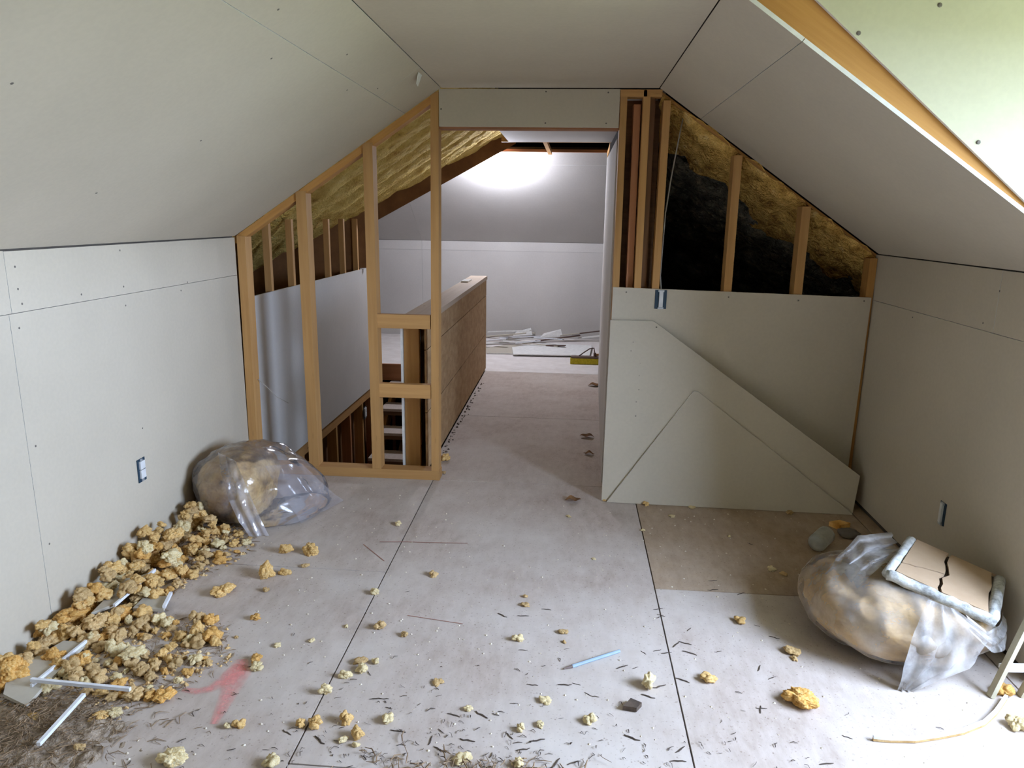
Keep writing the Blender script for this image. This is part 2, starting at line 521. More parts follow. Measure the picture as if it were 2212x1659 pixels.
SCREW = None
def screw(parent, p, n, r=0.0045):
    """small dark screw head lying on a face with normal n"""
    global SCREW
    if SCREW is None:
        mb = MB()
        k = 8
        mb.v = [Vector((math.cos(2*math.pi*i/k), math.sin(2*math.pi*i/k), 0)) for i in range(k)] + [Vector((0.6*math.cos(2*math.pi*i/k), 0.6*math.sin(2*math.pi*i/k), 0.25)) for i in range(k)]
        mb.f = [tuple(range(k, 2*k))] + [(i, (i+1) % k, k + (i+1) % k, k + i) for i in range(k)]
        mb.mi = [0] * len(mb.f)
        SCREW = mb.mesh('screw', 'screw')
    o = link('screw', SCREW, parent)
    n = Vector(n).normalized()
    q = Vector((0, 0, 1)).rotation_difference(n)
    mw = q.to_matrix().to_4x4() @ Matrix.Scale(r, 4)
    mw.translation = Vector(p) - wloc(parent)
    o.matrix_local = mw
    return o

# ------------------------------------------------------------------ room dimensions (metres)
XL, XR = -1.200, 2.503          # knee walls
YP = 4.251                      # framed partition at the end of the room
ZC = 2.311                      # flat ceiling
XCL, XCR = 0.045, 1.248         # edges of the flat ceiling
ZKL, ZKR = 1.483, 1.446         # knee wall heights
YB = -3.2                       # wall behind the camera
YD0, YD1 = 0.50, 2.45           # dormer opening
SL = (ZC - ZKL) / (XCL - XL)
SR = (ZC - ZKR) / (XR - XCR)
T = 0.0127
def zl(x): return ZKL + SL * (x - XL)
def zr(x): return ZKR + SR * (XR - x)
G = 0.0011

# ---- floor: plywood sheets on joists
fl = struct('floor', MB().box((-1.25, YB, -0.10), (WX + 0.05, YP + 0.09, -0.02)).box((-0.10, YP + 0.09, -0.10), (1.16, 7.58, -0.02)), 'seam', 'dusty plywood subfloor strewn with debris', 'floor')
def sheet(poly, mat='floor'):
    part(fl, 'plywood_sheet', MB().prism([(x, y, 0.0) for x, y in poly], (0, 0, -0.019), 0), mat)
def rect(x0, x1, y0, y1, g=0.003, mat='floor'):
    sheet([(x0 + g, y0 + g), (x1 - g, y0 + g), (x1 - g, y1 - g), (x0 + g, y1 - g)], mat)
ya, yb2 = 1.822, 4.262
xa = lambda y: -0.008 + (y - 1.8) * -0.006        # left seam
for (y0, y1) in ((YB, 0.60), (0.60, 3.040), (3.040, yb2)):
    g = 0.003
    sheet([(-1.22, y0 + g), (xa(y0) - g, y0 + g), (xa(y1) - g, y1 - g), (-1.22, y1 - g)])
for (y0, y1) in ((YB, ya), (ya, yb2)):
    sheet([(xa(y0) + g, y0 + g), (1.219 - g, y0 + g), (1.219 - g, y1 - g), (xa(y1) + g, y1 - g)])
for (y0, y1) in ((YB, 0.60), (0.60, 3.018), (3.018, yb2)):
    mt = 'floor_brown_shade' if y0 > 3 else 'floor'
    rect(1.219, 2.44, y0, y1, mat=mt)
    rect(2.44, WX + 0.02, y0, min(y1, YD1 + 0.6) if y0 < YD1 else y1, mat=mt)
rect(-0.085, 1.14, yb2, 5.78)
rect(-0.085, 1.14, 5.78, 7.57)

# ---- wall_left
def wall_x(root, x, y0, y1, z0, z1, sign, mat='wall'):
    """panel whose visible face is at x, body on the -sign side"""
    return part(root, 'drywall_panel', MB().prism([(x, y0 + G, z0 + G), (x, y1 - G, z0 + G), (x, y1 - G, z1 - G), (x, y0 + G, z1 - G)], (-sign * T, 0, 0)), [mat, 'gypsum'])
wl = struct('wall_left', MB().box((XL - 0.10, YB, 0), (XL - T - 0.001, YP, ZKL)), 'seam', 'left knee wall of bare grey drywall sheets', 'wall')
for (y0, y1, z0, z1) in ((YB, 0.0, 0, 1.255), (0.0, 2.43, 0, 1.255), (2.43, YP - 0.001, 0, 1.255), (YB, 2.445, 1.255, ZKL - 0.004), (2.445, YP - 0.001, 1.255, ZKL - 0.006)):
    p = wall_x(wl, XL, y0, y1, z0, z1, 1)
pw = wl.children[2]
for (y, z) in ((2.47, 1.20), (2.47, 0.75), (3.15, 0.62), (3.12, 1.205), (2.47, 0.35), (3.60, 1.225)):
    screw(pw, (XL + 0.0005, y, z), (1, 0, 0))
pw = wl.children[4]
for (y, z) in ((2.49, 1.42), (2.49, 1.34), (2.5, 1.285), (2.83, 1.285), (3.12, 1.29), (3.67, 1.262), (3.12, 1.45)):
    screw(pw, (XL + 0.0005, y, z), (1, 0, 0))

# ---- wall_right (knee wall beyond the dormer, and behind it)
wr = struct('wall_right', MB().box((XR + T + 0.001, YD1 + 0.03, 0), (XR + 0.10, YP + 0.1, ZKR)).box((XR + T + 0.001, YB, 0), (XR + 0.10, YD0, ZKR)), 'seam', 'right knee wall of grey drywall in shade', 'wall')
for (y0, y1, z0, z1) in ((YD1, YP + 0.05, 0.03, 1.19), (YD1, 3.05, 1.19, ZKR - 0.004), (3.05, YP + 0.05, 1.19, ZKR - 0.004), (YB, YD0, 0.0, ZKR)):
    wall_x(wr, XR, y0, y1, z0, z1, -1)
for (y, z) in ((3.05, 1.36), (3.13, 1.22), (3.75, 1.16)):
    screw(wr.children[0], (XR - 0.0005, y, z), (-1, 0, 0))

# ---- sloped ceilings
def slope_panel(root, x0, x1, y0, y1, zf, name='drywall_panel', mat='wall'):
    nrm = Vector((zf(1) - zf(0), 0, -1)).normalized() * -1     # points up, away from the room
    dx = (x1 - x0) * 0.0015
    return part(root, name, MB().prism([(x0 + dx, y0 + G, zf(x0 + dx)), (x1 - dx, y0 + G, zf(x1 - dx)), (x1 - dx, y1 - G, zf(x1 - dx)), (x0 + dx, y1 - G, zf(x0 + dx))], nrm * T), [mat, 'gypsum'])
def slope_back(zf, x0, x1, y0, y1, t=0.03):
    nrm = Vector((zf(1) - zf(0), 0, -1)).normalized() * -1
    o = nrm * (T + 0.001)
    return [Vector((x0, y0, zf(x0))) + o, Vector((x1, y0, zf(x1))) + o, Vector((x1, y1, zf(x1))) + o, Vector((x0, y1, zf(x0))) + o], nrm * t
pts, off = slope_back(zl, XL - 0.02, XCL + 0.02, YB, YP - 0.01)
cl = struct('ceiling_left_slope', MB().prism(pts, off, 0), 'seam', 'left sloping ceiling of grey drywall', 'ceiling')
xs = -0.158
slope_panel(cl, XL, xs, YB, 0.5, zl); slope_panel(cl, XL, xs, 0.5, YP, zl)
slope_panel(cl, xs, XCL, YB, 1.2, zl); slope_panel(cl, xs, XCL, 1.2, 3.68, zl); slope_panel(cl, xs, XCL, 3.68, YP, zl)
nL = Vector((SL, 0, -1)).normalized()
for (x, y) in ((-0.10, 2.30), (-0.09, 2.95), (-0.23, 2.55), (-0.13, 3.55), (-0.6, 2.75), (-0.9, 2.55), (-0.2, 3.3), (-0.55, 1.75)):
    screw(cl.children[1 if x < xs else 3], Vector((x, y, zl(x))) + nL * 0.0006, nL)

pts, off = slope_back(zr, XCR - 0.02, XR + 0.02, YD1 + 0.05, YP - 0.01)
pts2, off2 = slope_back(zr, XCR - 0.02, XR + 0.02, YB, YD0)
cr = struct('ceiling_right_slope', MB().prism(pts, off, 0).prism(pts2, off2, 0), 'seam', 'right sloping ceiling of grey drywall ending at the dormer', 'ceiling')
slope_panel(cr, XCR, XR, YB, YD0, zr)
# two strips of sheets beyond the dormer; seam runs with the ridge
xm = 1.476
slope_panel(cr, XCR, xm, YD1, YP, zr); slope_panel(cr, xm, XR, YD1, YP, zr)

cf = struct('ceiling', MB().box((XCL, YB, ZC + T + 0.001), (XCR, YP + 0.01, ZC + 0.05)).box((XCR, YD0 - 0.05, ZC + T + 0.001), (WX + 0.05, YD1 + 0.05, ZC + 0.05)), 'seam', 'flat drywall ceiling along the ridge', 'ceiling')
def flat_panel(root, x0, x1, y0, y1, z, mat='wall'):
    return part(root, 'drywall_panel', MB().prism([(x0 + G, y0 + G, z), (x1 - G, y0 + G, z), (x1 - G, y1 - G, z), (x0 + G, y1 - G, z)], (0, 0, T)), [mat, 'gypsum'])
flat_panel(cf, XCL + 0.003, XCR - 0.004, YB, 1.85, ZC); flat_panel(cf, XCL + 0.003, XCR - 0.004, 1.85, YP, ZC)
flat_panel(cf, XCR, WX, YD0, YD1 - 0.02, ZC)

# ---- unseen wall behind the camera; brown sheathing added to dim and warm the bounce
wb = struct('wall_behind', MB().box((-1.35, YB - 0.12, -0.1), (WX + 0.1, YB - T - 0.001, 2.45)), 'seam', 'unseen end wall behind the camera, sheathed brown to dim bounced light', 'wall')
for (x0, x1) in ((-1.2, 0.02), (0.02, 1.24), (1.24, 2.503)):
    part(wb, 'sheathing_panel', MB().prism([(x0 + G, YB, 0), (x1 - G, YB, 0), (x1 - G, YB, 2.31), (x0 + G, YB, 2.31)], (0, -T, 0)), ['osb', 'osb'])

# ---- dormer: cheek walls, rafter, front wall with window
dk = struct('wall_dormer_cheek', MB().prism([(1.30, YD1 + 0.045, zr(1.30) + 0.03), (WX, YD1 + 0.045, zr(WX) + 0.03), (WX, YD1 + 0.045, ZC + 0.05), (1.30, YD1 + 0.045, ZC + 0.05)], (0, 0.03, 0), 0).box((XR + 0.02, YD1 + 0.015, 0), (WX + 0.02, YD1 + 0.09, zr(XR))), 'seam', 'pale greenish drywall cheek wall of the dormer above the rafter', 'wall')
# pine rafter face between the slope drywall edge and the cheek sheet
def zcheek(x): return 2.269 - 0.836 * (x - 1.501)
lumber(dk, 'rafter', (1.18, YD1 + 0.024, zr(1.18) + 0.098), (2.60, YD1 + 0.024, zr(2.60) + 0.098), 0.140, 0.038, 'pine_gold', (0, 1, 0))
part(dk, 'drywall_panel', MB().prism([(1.455, YD1 + 0.004, ZC), (1.501, YD1 + 0.004, zcheek(1.501)), (2.30, YD1 + 0.004, zcheek(2.30)), (2.50, YD1 + 0.004, zcheek(2.5)), (WX, YD1 + 0.004, zcheek(2.5) - 0.55), (WX, YD1 + 0.004, ZC)], (0, -T, 0)), ['wall_green', 'gypsum'])
part(dk, 'drywall_panel', MB().prism([(XR, YD1 + 0.014, 0.0), (WX, YD1 + 0.014, 0.0), (WX, YD1 + 0.014, 0.92), (XR, YD1 + 0.014, 1.42)], (0, -T, 0)), ['wall', 'gypsum'])
for q in ((1.636, 2.174), (2.028, 1.864), (1.86, 2.25)):
    screw(dk, (q[0], YD1 - T + 0.003, q[1]), (0, -1, 0), 0.007)
dn = struct('wall_dormer_near_cheek', MB().prism([(XCR, YD0 - 0.02, ZC), (WX, YD0 - 0.02, ZC), (WX, YD0 - 0.02, 0.0), (XR, YD0 - 0.02, 0.0), (XR, YD0 - 0.02, ZKR)], (0, -0.05, 0), 0), 'wall', 'near cheek wall of the dormer beside the camera', 'wall')
dw = struct('wall_dormer_front', MB().box((WX, YD0 - 0.1, -0.1), (WX + 0.12, WY0, 2.4)).box((WX, WY1, -0.1), (WX + 0.12, YD1 + 0.1, 2.4)).box((WX, WY0, -0.1), (WX + 0.12, WY1, WZ0)).box((WX, WY0, WZ1), (WX + 0.12, WY1, 2.4)), 'wall', 'dormer front wall around its window', 'wall')
wn = struct('window_1', None, None, 'dormer window letting daylight in from the right', 'window')
fm = MB()
fm.box((WX + 0.03, WY0, WZ0), (WX + 0.09, WY0 + 0.05, WZ1)).box((WX + 0.03, WY1 - 0.05, WZ0), (WX + 0.09, WY1, WZ1))
fm.box((WX + 0.03, WY0 + 0.05, WZ0), (WX + 0.09, WY1 - 0.05, WZ0 + 0.05)).box((WX + 0.03, WY0 + 0.05, WZ1 - 0.05), (WX + 0.09, WY1 - 0.05, WZ1))
part(wn, 'window_frame', fm, 'siding')
part(wn, 'mullion', MB().box((WX + 0.04, (WY0 + WY1) / 2 - 0.02, WZ0 + 0.05), (WX + 0.08, (WY0 + WY1) / 2 + 0.02, WZ1 - 0.05)), 'siding')

# ---- added box around the house that blocks stray sky light, seen only through framing
sh = struct('light_block_shell', MB().box((-3.5, YB - 0.2, -2.8), (-3.4, 12.1, 4.3)).box((3.55, 2.54, -2.8), (3.65, 12.1, 4.3)).box((-3.5, 12.0, -2.8), (3.65, 12.1, 4.3)).box((-3.5, YB - 0.3, -2.8), (3.65, YB - 0.2, 4.3)).box((-3.5, YB - 0.3, 4.2), (3.65, 12.1, 4.3)).box((-3.5, YB - 0.3, -2.9), (3.65, 12.1, -2.8)).box((3.02, 2.545, -2.8), (3.62, 2.60, 4.3)).box((WX + 0.05, YB - 0.3, 2.4), (WX + 0.15, 2.60, 4.3)).box((WX + 0.05, YB - 0.3, -2.8), (WX + 0.15, 2.60, -0.05)).box((WX + 0.05, YB - 0.3, -0.1), (WX + 0.15, YD0 - 0.05, 2.45)), 'shell_dark', 'added dark box around the house that blocks stray light', 'light blocker')
gd = struct('ground', MB().quad((-40, -40, -3.0), (60, -40, -3.0), (60, 60, -3.0), (-40, 60, -3.0)), 'ground', 'grassy ground outside', 'ground')

# ------------------------------------------------------------------ partition, left (open studs)
wp = struct('wall_back_left', None, None, 'open pine stud wall beside the stairwell', 'stud wall')
yc = YP + 0.045
def vstud(root, x0, x1, z0, z1, mat='pine', xt=0.0, y=yc, d=0.089):
    xc = (x0 + x1) / 2
    return lumber(root, 'stud', (xc, y, z0), (xc + xt, y, z1), x1 - x0, d, mat, (0, 1, 0))
lumber(wp, 'bottom_plate', (XL + 0.005, yc, 0.031), (0.018, yc, 0.031), 0.060, 0.089, 'pine', (0, 1, 0))
vstud(wp, -1.200, -1.150, 0.062, zl(-1.175) - 0.015, xt=0.012)
vstud(wp, -0.815, -0.755, 0.062, zl(-0.785) - 0.012)
vstud(wp, -0.408, -0.352, 0.062, zl(-0.38) - 0.010)
vstud(wp, -0.032, 0.014, 0.062, 2.29, xt=0.018)
# sloping top plate under the left slope
def slope_bar(root, name, x0, x1, zf, dz, w, d, y, mat):
    lumber(root, name, (x0, y, zf(x0) + dz), (x1, y, zf(x1) + dz), w, d, mat, (0, 1, 0))
slope_bar(wp, 'top_plate', XL - 0.01, -0.01, zl, -0.022, 0.036, 0.080, yc + 0.006, 'pine_gold')
lumber(wp, 'blocking', (-0.352, yc - 0.02, 0.997), (-0.030, yc - 0.02, 0.997), 0.084, 0.040, 'pine', (0, 1, 0))
lumber(wp, 'blocking', (-0.352, yc - 0.02, 0.569), (-0.032, yc - 0.02, 0.569), 0.086, 0.040, 'pine', (0, 1, 0))

# header over the passage
wh = struct('trim_1', None, None, 'drywall header board over the passage opening', 'header')
part(wh, 'drywall_panel', MB().prism([(0.034, YP - 0.002, 2.108), (1.034, YP - 0.002, 2.106), (1.034, YP - 0.002, 2.306), (0.034, YP - 0.002, 2.306)], (0, T, 0)), ['wall', 'gypsum'])
lumber(wh, 'header_beam', (0.03, YP + 0.06, 2.20), (1.04, YP + 0.06, 2.20), 0.205, 0.085, 'pine_red', (0, 1, 0))
for (x, z) in ((0.046, 2.20), (0.63, 2.292), (0.63, 2.128), (0.97, 2.288), (0.965, 2.128)):
    screw(wh, (x, YP - 0.0026, z), (0, -1, 0))

# ------------------------------------------------------------------ partition, right
wq = struct('wall_back_right', None, None, 'half-open stud wall with a drywall sheet below and dark attic behind', 'stud wall')
lumber(wq, 'bottom_plate', (1.04, yc, 0.02), (XR - 0.005, yc, 0.02), 0.038, 0.089, 'pine', (0, 1, 0))
lumber(wq, 'top_plate', (1.036, yc, 2.286), (1.262, yc, 2.286), 0.036, 0.089, 'pine', (0, 1, 0))
slope_bar(wq, 'top_plate', 1.25, XR, zr, -0.010, 0.014, 0.06, yc + 0.02, 'pine_gold')
vstud(wq, 1.046, 1.083, 0.04, 2.268, 'pine', -0.008)
vstud(wq, 1.128, 1.166, 0.04, 2.235, 'pine_red', -0.012, yc + 0.05)
vstud(wq, 1.168, 1.206, 0.04, 2.302, 'pine', -0.006, yc)
vstud(wq, 1.207, 1.240, 0.04, 2.268, 'wood_dark', -0.006, yc + 0.065)
vstud(wq, 1.262, 1.302, 0.04, zr(1.28) - 0.04, 'pine', 0.010)
vstud(wq, 1.672, 1.716, 0.04, zr(1.69) - 0.04, 'pine')
vstud(wq, 2.063, 2.110, 0.04, zr(2.08) - 0.04, 'pine')
vstud(wq, 2.460, 2.500, 0.04, zr(2.48) - 0.04, 'pine_gold')
part(wq, 'back_board', MB().box((1.05, YP + 0.16, 0.02), (1.275, YP + 0.18, 2.27)), 'wood_dark')
part(wq, 'drywall_panel', MB().prism([(1.040, YP, 0.012), (2.475, YP, 0.012), (2.488, YP, 1.204), (1.043, YP, 1.232)], (0, -T, 0)), ['wall', 'gypsum'])
for (x, z) in ((1.12, 1.205), (1.70, 1.19), (2.09, 1.18), (2.45, 1.185)):
    screw(wq, (x, YP - T - 0.0006, z), (0, -1, 0))

# attic behind the right partition
def fuzz(mbf, nu, nv, amp, sc, seed):
    def fn(u, v):
        p, n = mbf(u, v)
        q = Vector(p) * sc + Vector((seed, seed * 1.7, seed * 0.3))
        h = noise.noise(q) + 0.55 * noise.noise(q * 2.3) + 0.35 * noise.noise(q * 5.1) + 0.2 * noise.noise(q * 11)
        return Vector(p) + n * (amp * h)
    return MB().grid(fn, nu, nv)
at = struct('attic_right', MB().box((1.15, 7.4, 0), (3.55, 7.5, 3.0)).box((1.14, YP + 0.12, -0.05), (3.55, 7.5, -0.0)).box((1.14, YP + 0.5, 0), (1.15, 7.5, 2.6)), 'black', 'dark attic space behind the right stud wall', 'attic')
nR = Vector((-SR, 0, -1)).normalized()
def rslope(y0, y1, x0, x1, dz, bulge, rag=0.0):
    def f(u, v):
        x = x0 + (x1 - x0) * u
        e = 1.0 + rag * (noise.noise(Vector((x * 3.1, y0 * 5, 0.3))) + 0.7 * noise.noise(Vector((x * 8.7, y0 * 5, 4.3))))
        y = y0 + (y1 - y0) * v * e
        b = math.sin(math.pi * min(max(v, 0), 1)) ** 0.5 * bulge
        return (x, y, zr(x) + dz - b - 0.30 * max(0, y - 4.30) * min(1, max(0, (x - 1.15) / 0.3))), nR
    return f
seed = 1
batts = ((YP + 0.03, 4.72, -0.012, 0.05, 'insul_gold'), (4.45, 4.95, 0.03, 0.04, 'insul_shade'), (4.86, 5.27, 0.0, 0.05, 'insul_shade'), (5.27, 5.68, 0.0, 0.05, 'insul_shade'), (5.68, 6.2, 0.0, 0.05, 'insul_shade'), (6.2, 6.8, 0.0, 0.05, 'insul_shade'), (6.8, 7.4, 0.0, 0.05, 'insul_shade'))
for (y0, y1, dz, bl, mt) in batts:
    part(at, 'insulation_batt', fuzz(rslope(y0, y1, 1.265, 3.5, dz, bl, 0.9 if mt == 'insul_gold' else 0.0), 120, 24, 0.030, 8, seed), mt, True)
    seed += 5

# ------------------------------------------------------------------ leaning drywall offcuts in front of the right partition
def lean_pt(x, z, y0, tilt, base=0.0):
    return Vector((x, y0 + z * tilt, z))
tilt1 = (YP - T - 0.006 - 4.035) / 1.04
o = thing('drywall_offcut', 'large drywall offcut with long diagonal top edge leaning against the stud wall', 'drywall sheet', (1.7, 4.03, 0))
def ysh(x): return 4.030 - 0.022 * (x - 1.0)
def lp(x, z, dy=0.0): return Vector((x, ysh(x) + z * (YP - T - 0.02 - ysh(x)) / 1.06 + dy, z))
part(o, 'sheet', MB().prism([lp(1.020, 0.003), lp(2.437, 0.003), lp(2.470, 0.215), lp(1.281, 1.044), lp(1.036, 1.044)], (0, T * 0.98, 0)), ['wall', 'gypsum'])
for q in ((1.215, 0.80), (1.212, 0.73), (1.213, 0.65), (1.20, 0.58), (1.20, 0.50), (1.17, 0.92), (1.16, 0.87), (1.30, 1.01), (1.48, 0.845), (1.68, 0.56)):
    screw(o, lp(q[0], q[1]) + Vector((0, -0.001, 0)), (0, -1, -0.2), 0.005)
part(o, 'compound_smear', MB().prism([lp(1.205, 0.82, -0.0006), lp(1.216, 0.815, -0.0006), lp(1.222, 0.93, -0.0006), lp(1.214, 0.95, -0.0006), lp(1.206, 0.93, -0.0006)], (0, -0.0012, 0), 0), 'gypsum')
o = thing('drywall_offcut', 'triangular drywall offcut leaning low in front of the larger sheet', 'drywall sheet', (1.75, 4.0, 0))
part(o, 'sheet', MB().prism([lp(1.050, 0.003, -0.020), lp(2.436, 0.003, -0.020), lp(1.550, 0.655, -0.020), lp(1.520, 0.655, -0.020)], (0, T * 0.98, 0)), ['wall', 'gypsum'])

# ------------------------------------------------------------------ passage: half wall, right wall, ceiling
hw = struct('wall_hall_right', MB().prism([(1.030, 4.34, 0), (1.118, 7.51, 0), (1.118, 7.51, 2.19), (1.032, 4.34, 2.055)], (0.02, 0, 0), 0), 'wall_far', 'pale drywall wall on the right of the passage', 'wall')
part(hw, 'corner_stud', MB().box((1.14, 7.42, 0), (1.18, 7.50, 2.2)), 'pine')
hc = struct('ceiling_hall', MB().box((0.17, YP + 0.11, ZC), (1.30, 7.22, ZC + T)), 'wall_far', 'short flat drywall ceiling above the passage', 'ceiling')
lumber(hc, 'joist', (0.10, 7.245, ZC + 0.025), (1.35, 7.245, ZC + 0.025), 0.05, 0.04, 'pine', (0, 1, 0))
lumber(hc, 'brace', (0.50, 7.30, ZC + 0.05), (0.535, 8.22, ZC - 0.015), 0.04, 0.04, 'pine', (0, 0, 1))
lumber(hc, 'brace', (1.17, 7.30, ZC + 0.05), (1.17, 8.25, ZC - 0.03), 0.04, 0.06, 'pine', (0, 0, 1))

XH = -0.085
hf = struct('wall_half', None, None, 'half wall of brown sheathing between passage and stairwell', 'half wall')
ys = (4.40, 5.205, 7.66)
zs = (0.012, 0.395, 0.80, 0.965)
for i in range(2):
    for j in range(3):
        part(hf, 'sheathing_panel', MB().box((XH - 0.012, ys[i] + 0.003, zs[j] + 0.003), (XH, ys[i + 1] - 0.003, zs[j + 1] - 0.003)), 'osb')
part(hf, 'drywall_panel', MB().box((-0.252, 4.42, -0.30), (-0.239, 7.62, 0.965)), ['gypsum'])
lumber(hf, 'cap', (-0.165, 4.42, 0.985), (-0.165, 7.68, 0.985), 0.036, 0.175, 'cap_wood_lit', (1, 0, 0))
for i, y in enumerate((4.46, 5.0, 5.8, 6.6, 7.60)):
    lumber(hf, 'stud', (-0.188, y, -0.1), (-0.188, y, 0.965), 0.096, 0.040, 'pine', (0, 1, 0))
lumber(hf, 'sole_plate', (-0.165, 4.42, 0.0), (-0.165, 7.66, 0.0), 0.03, 0.13, 'wood_dark', (1, 0, 0))
tag(part(thing('drywall_scrap', 'small white drywall scrap lying on the half wall cap', 'scrap', (-0.17, 7.1, 1.003)), 'piece', MB().box((-0.215, 6.95, 1.0035), (-0.155, 7.2, 1.016)), 'gypsum'), '', '') if False else None
t = link('drywall_scrap', MB().box((-0.235, 6.85, 1.0035), (-0.165, 7.10, 1.016)).mesh('drywall_scrap', 'gypsum')); tag(t, 'small white drywall scrap lying on the half wall cap', 'scrap')

# ------------------------------------------------------------------ stairwell: left wall, framing, roof insulation, stairs
sw = struct('wall_stairwell', None, None, 'stairwell side wall with drywall sheet between bare studs', 'wall')
XS = XL - 0.004
wall_x(sw, XS, YP + 0.10, 7.52, -0.115, 1.105, 1, 'wall_far')
lumber(sw, 'ledger', (XS - 0.06, YP + 0.1, -0.165), (XS - 0.06, 7.52, -0.165), 0.09, 0.09, 'pine', (0, 0, 1))
for k in range(9):
    y = 4.40 + 0.4065 * k
    if y > 7.5: break
    lumber(sw, 'stud', (XS - 0.035, y, -0.10), (XS - 0.035, y, zl(XS - 0.035) + (0.12 if y < 6.9 else 0.0)), 0.038, 0.045, 'pine', (1, 0, 0))
    lumber(sw, 'stud', (XS - 0.06, y, -2.7), (XS - 0.06, y, -0.21), 0.038, 0.085, 'pine_red' if k % 2 else 'pine', (1, 0, 0))
part(sw, 'back_board', MB().box((XS - 0.16, YP, -2.75), (XS - 0.12, 8.2, -0.2)), 'brown_board')
part(sw, 'corner_board', MB().box((XS - 0.12, 7.50, -0.115), (XS - 0.001, 7.515, 1.50)), 'gypsum')

rl = struct('roof_left', None, None, 'insulated roof slope above the stairwell', 'roof')
nLd = Vector((SL, 0, -1)).normalized()
def yval(x): return 8.08 + 0.955 * x          # valley line in plan
def lslope(k0, k1, dz, bulge):
    def f(u, v):
        y = k0 + (k1 - k0) * v
        xa_ = max(-2.9, (y - 8.08) / 0.955)
        x = xa_ + (0.19 - xa_) * u
        b = (math.sin(math.pi * min(max(v, 0), 1))) ** 0.45 * bulge
        return (x, y, zl(x) + dz - b), nLd
    return f
y = YP + 0.09; k = 0
while y < 8.2:
    y1 = y + 0.406
    part(rl, 'insulation_batt', fuzz(lslope(y, y1, 0.185, 0.040), 110, 16, 0.012, 9, 50 + k * 3), 'insul', True)
    y = y1; k += 1
# valley rafter where the roofs meet, brown
v0 = Vector((-3.3, yval(-3.3), zl(-3.3))); v1 = Vector((0.16, yval(0.16), zl(0.16)))
part(rl, 'valley_rafter', MB().prism([v0, v1, v1 + Vector((0, 0, 0.30)), v0 + Vector((0, 0, 0.30))], (-0.03, 0.03, 0), 0), 'brown_board')
va = Vector((-3.3, yval(-3.3), -0.05)); vb = Vector((-1.222, yval(-1.222), -0.05))
part(rl, 'end_board', MB().prism([va, vb, Vector((vb.x, vb.y, zl(vb.x))), Vector((va.x, va.y, max(0.0, zl(va.x))))], (-0.02, 0.02, 0), 0), 'brown_board')

vc, vd = Vector((-1.222, yval(-1.222), 1.115)), Vector((-1.135, yval(-1.135), 1.115))
part(rl, 'end_board', MB().prism([vc, vd, Vector((vd.x, vd.y, zl(vd.x))), Vector((vc.x, vc.y, zl(vc.x)))], (-0.02, 0.02, 0), 0), 'brown_board')

st = thing('staircase', 'open wooden staircase going down behind the stud wall', 'stairs', (-0.72, 6.5, -2.7))
SY, RUN, RISE = 7.80, 0.255, 0.188
part(st, 'riser', MB().box((-1.42, SY - 0.012, -0.185), (-0.26, SY + 0.018, -0.001)), 'pine_red')
for k in range(1, 13):
    yb_, z = SY - RUN * (k - 1), -RISE * k
    part(st, 'tread', MB().box((-1.16, yb_ - RUN - 0.02, z - 0.028), (-0.26, yb_, z)), 'floor')
    part(st, 'nosing_board', MB().box((-1.16, yb_ - RUN + 0.0, z - 0.075), (-0.26, yb_ - RUN + 0.02, z - 0.029)), 'wood_dark')
for x in (-1.13, -0.9, -0.72, -0.29):
    lumber(st, 'stringer', (x, SY - 0.02, -0.30), (x, SY - RUN * 12, -0.30 - RISE * 12), 0.16, 0.036, 'pine' if x in (-1.13, -0.29) else 'wood_dark', (1, 0, 0))
for x in (-1.15, -1.03, -0.62):
    lumber(st, 'post', (x, SY + 0.02, -2.7), (x, SY + 0.02, -0.19), 0.036, 0.03, 'pine_red', (0, 1, 0))
part(st, 'back_panel', MB().box((-1.18, SY + 0.04, -2.7), (-0.26, SY + 0.07, -0.2)), 'black')
lower = struct('floor_lower', MB().box((-1.4, 4.3, -2.75), (0.1, 8.2, -2.7)), 'floor_far', 'lower storey floor under the stairs', 'floor')
for i, (x, yy, z, s, lb) in enumerate(((-0.78, SY - RUN * 4.4, -RISE * 5, 0.05, 'small white drywall scrap on the lowest visible stair tread'), (-0.72, SY - RUN * 3.6, -RISE * 4, 0.07, 'white drywall scrap standing on a stair tread beside the stud'))):
    t = link('drywall_scrap', MB().prism([(x, yy, z + 0.002), (x + s, yy, z + 0.002), (x + s * 1.1, yy + 0.01, z + s * (0.5 + i)), (x + s * 0.2, yy + 0.01, z + s * (0.4 + i * 0.2))], (0, 0.012, 0), 0).mesh('drywall_scrap', 'gypsum'))
    tag(t, lb, 'scrap')
# side wall of the stairwell under the half wall and lower front
part(hf, 'drywall_panel', MB().box((-0.252, 4.42, -2.7), (-0.239, 8.2, -0.301)), ['wall_far'])
part(wp, 'rim_board', MB().box((XL, YP + 0.02, -0.30), (-0.26, YP + 0.06, -0.03)), 'wood_dark')

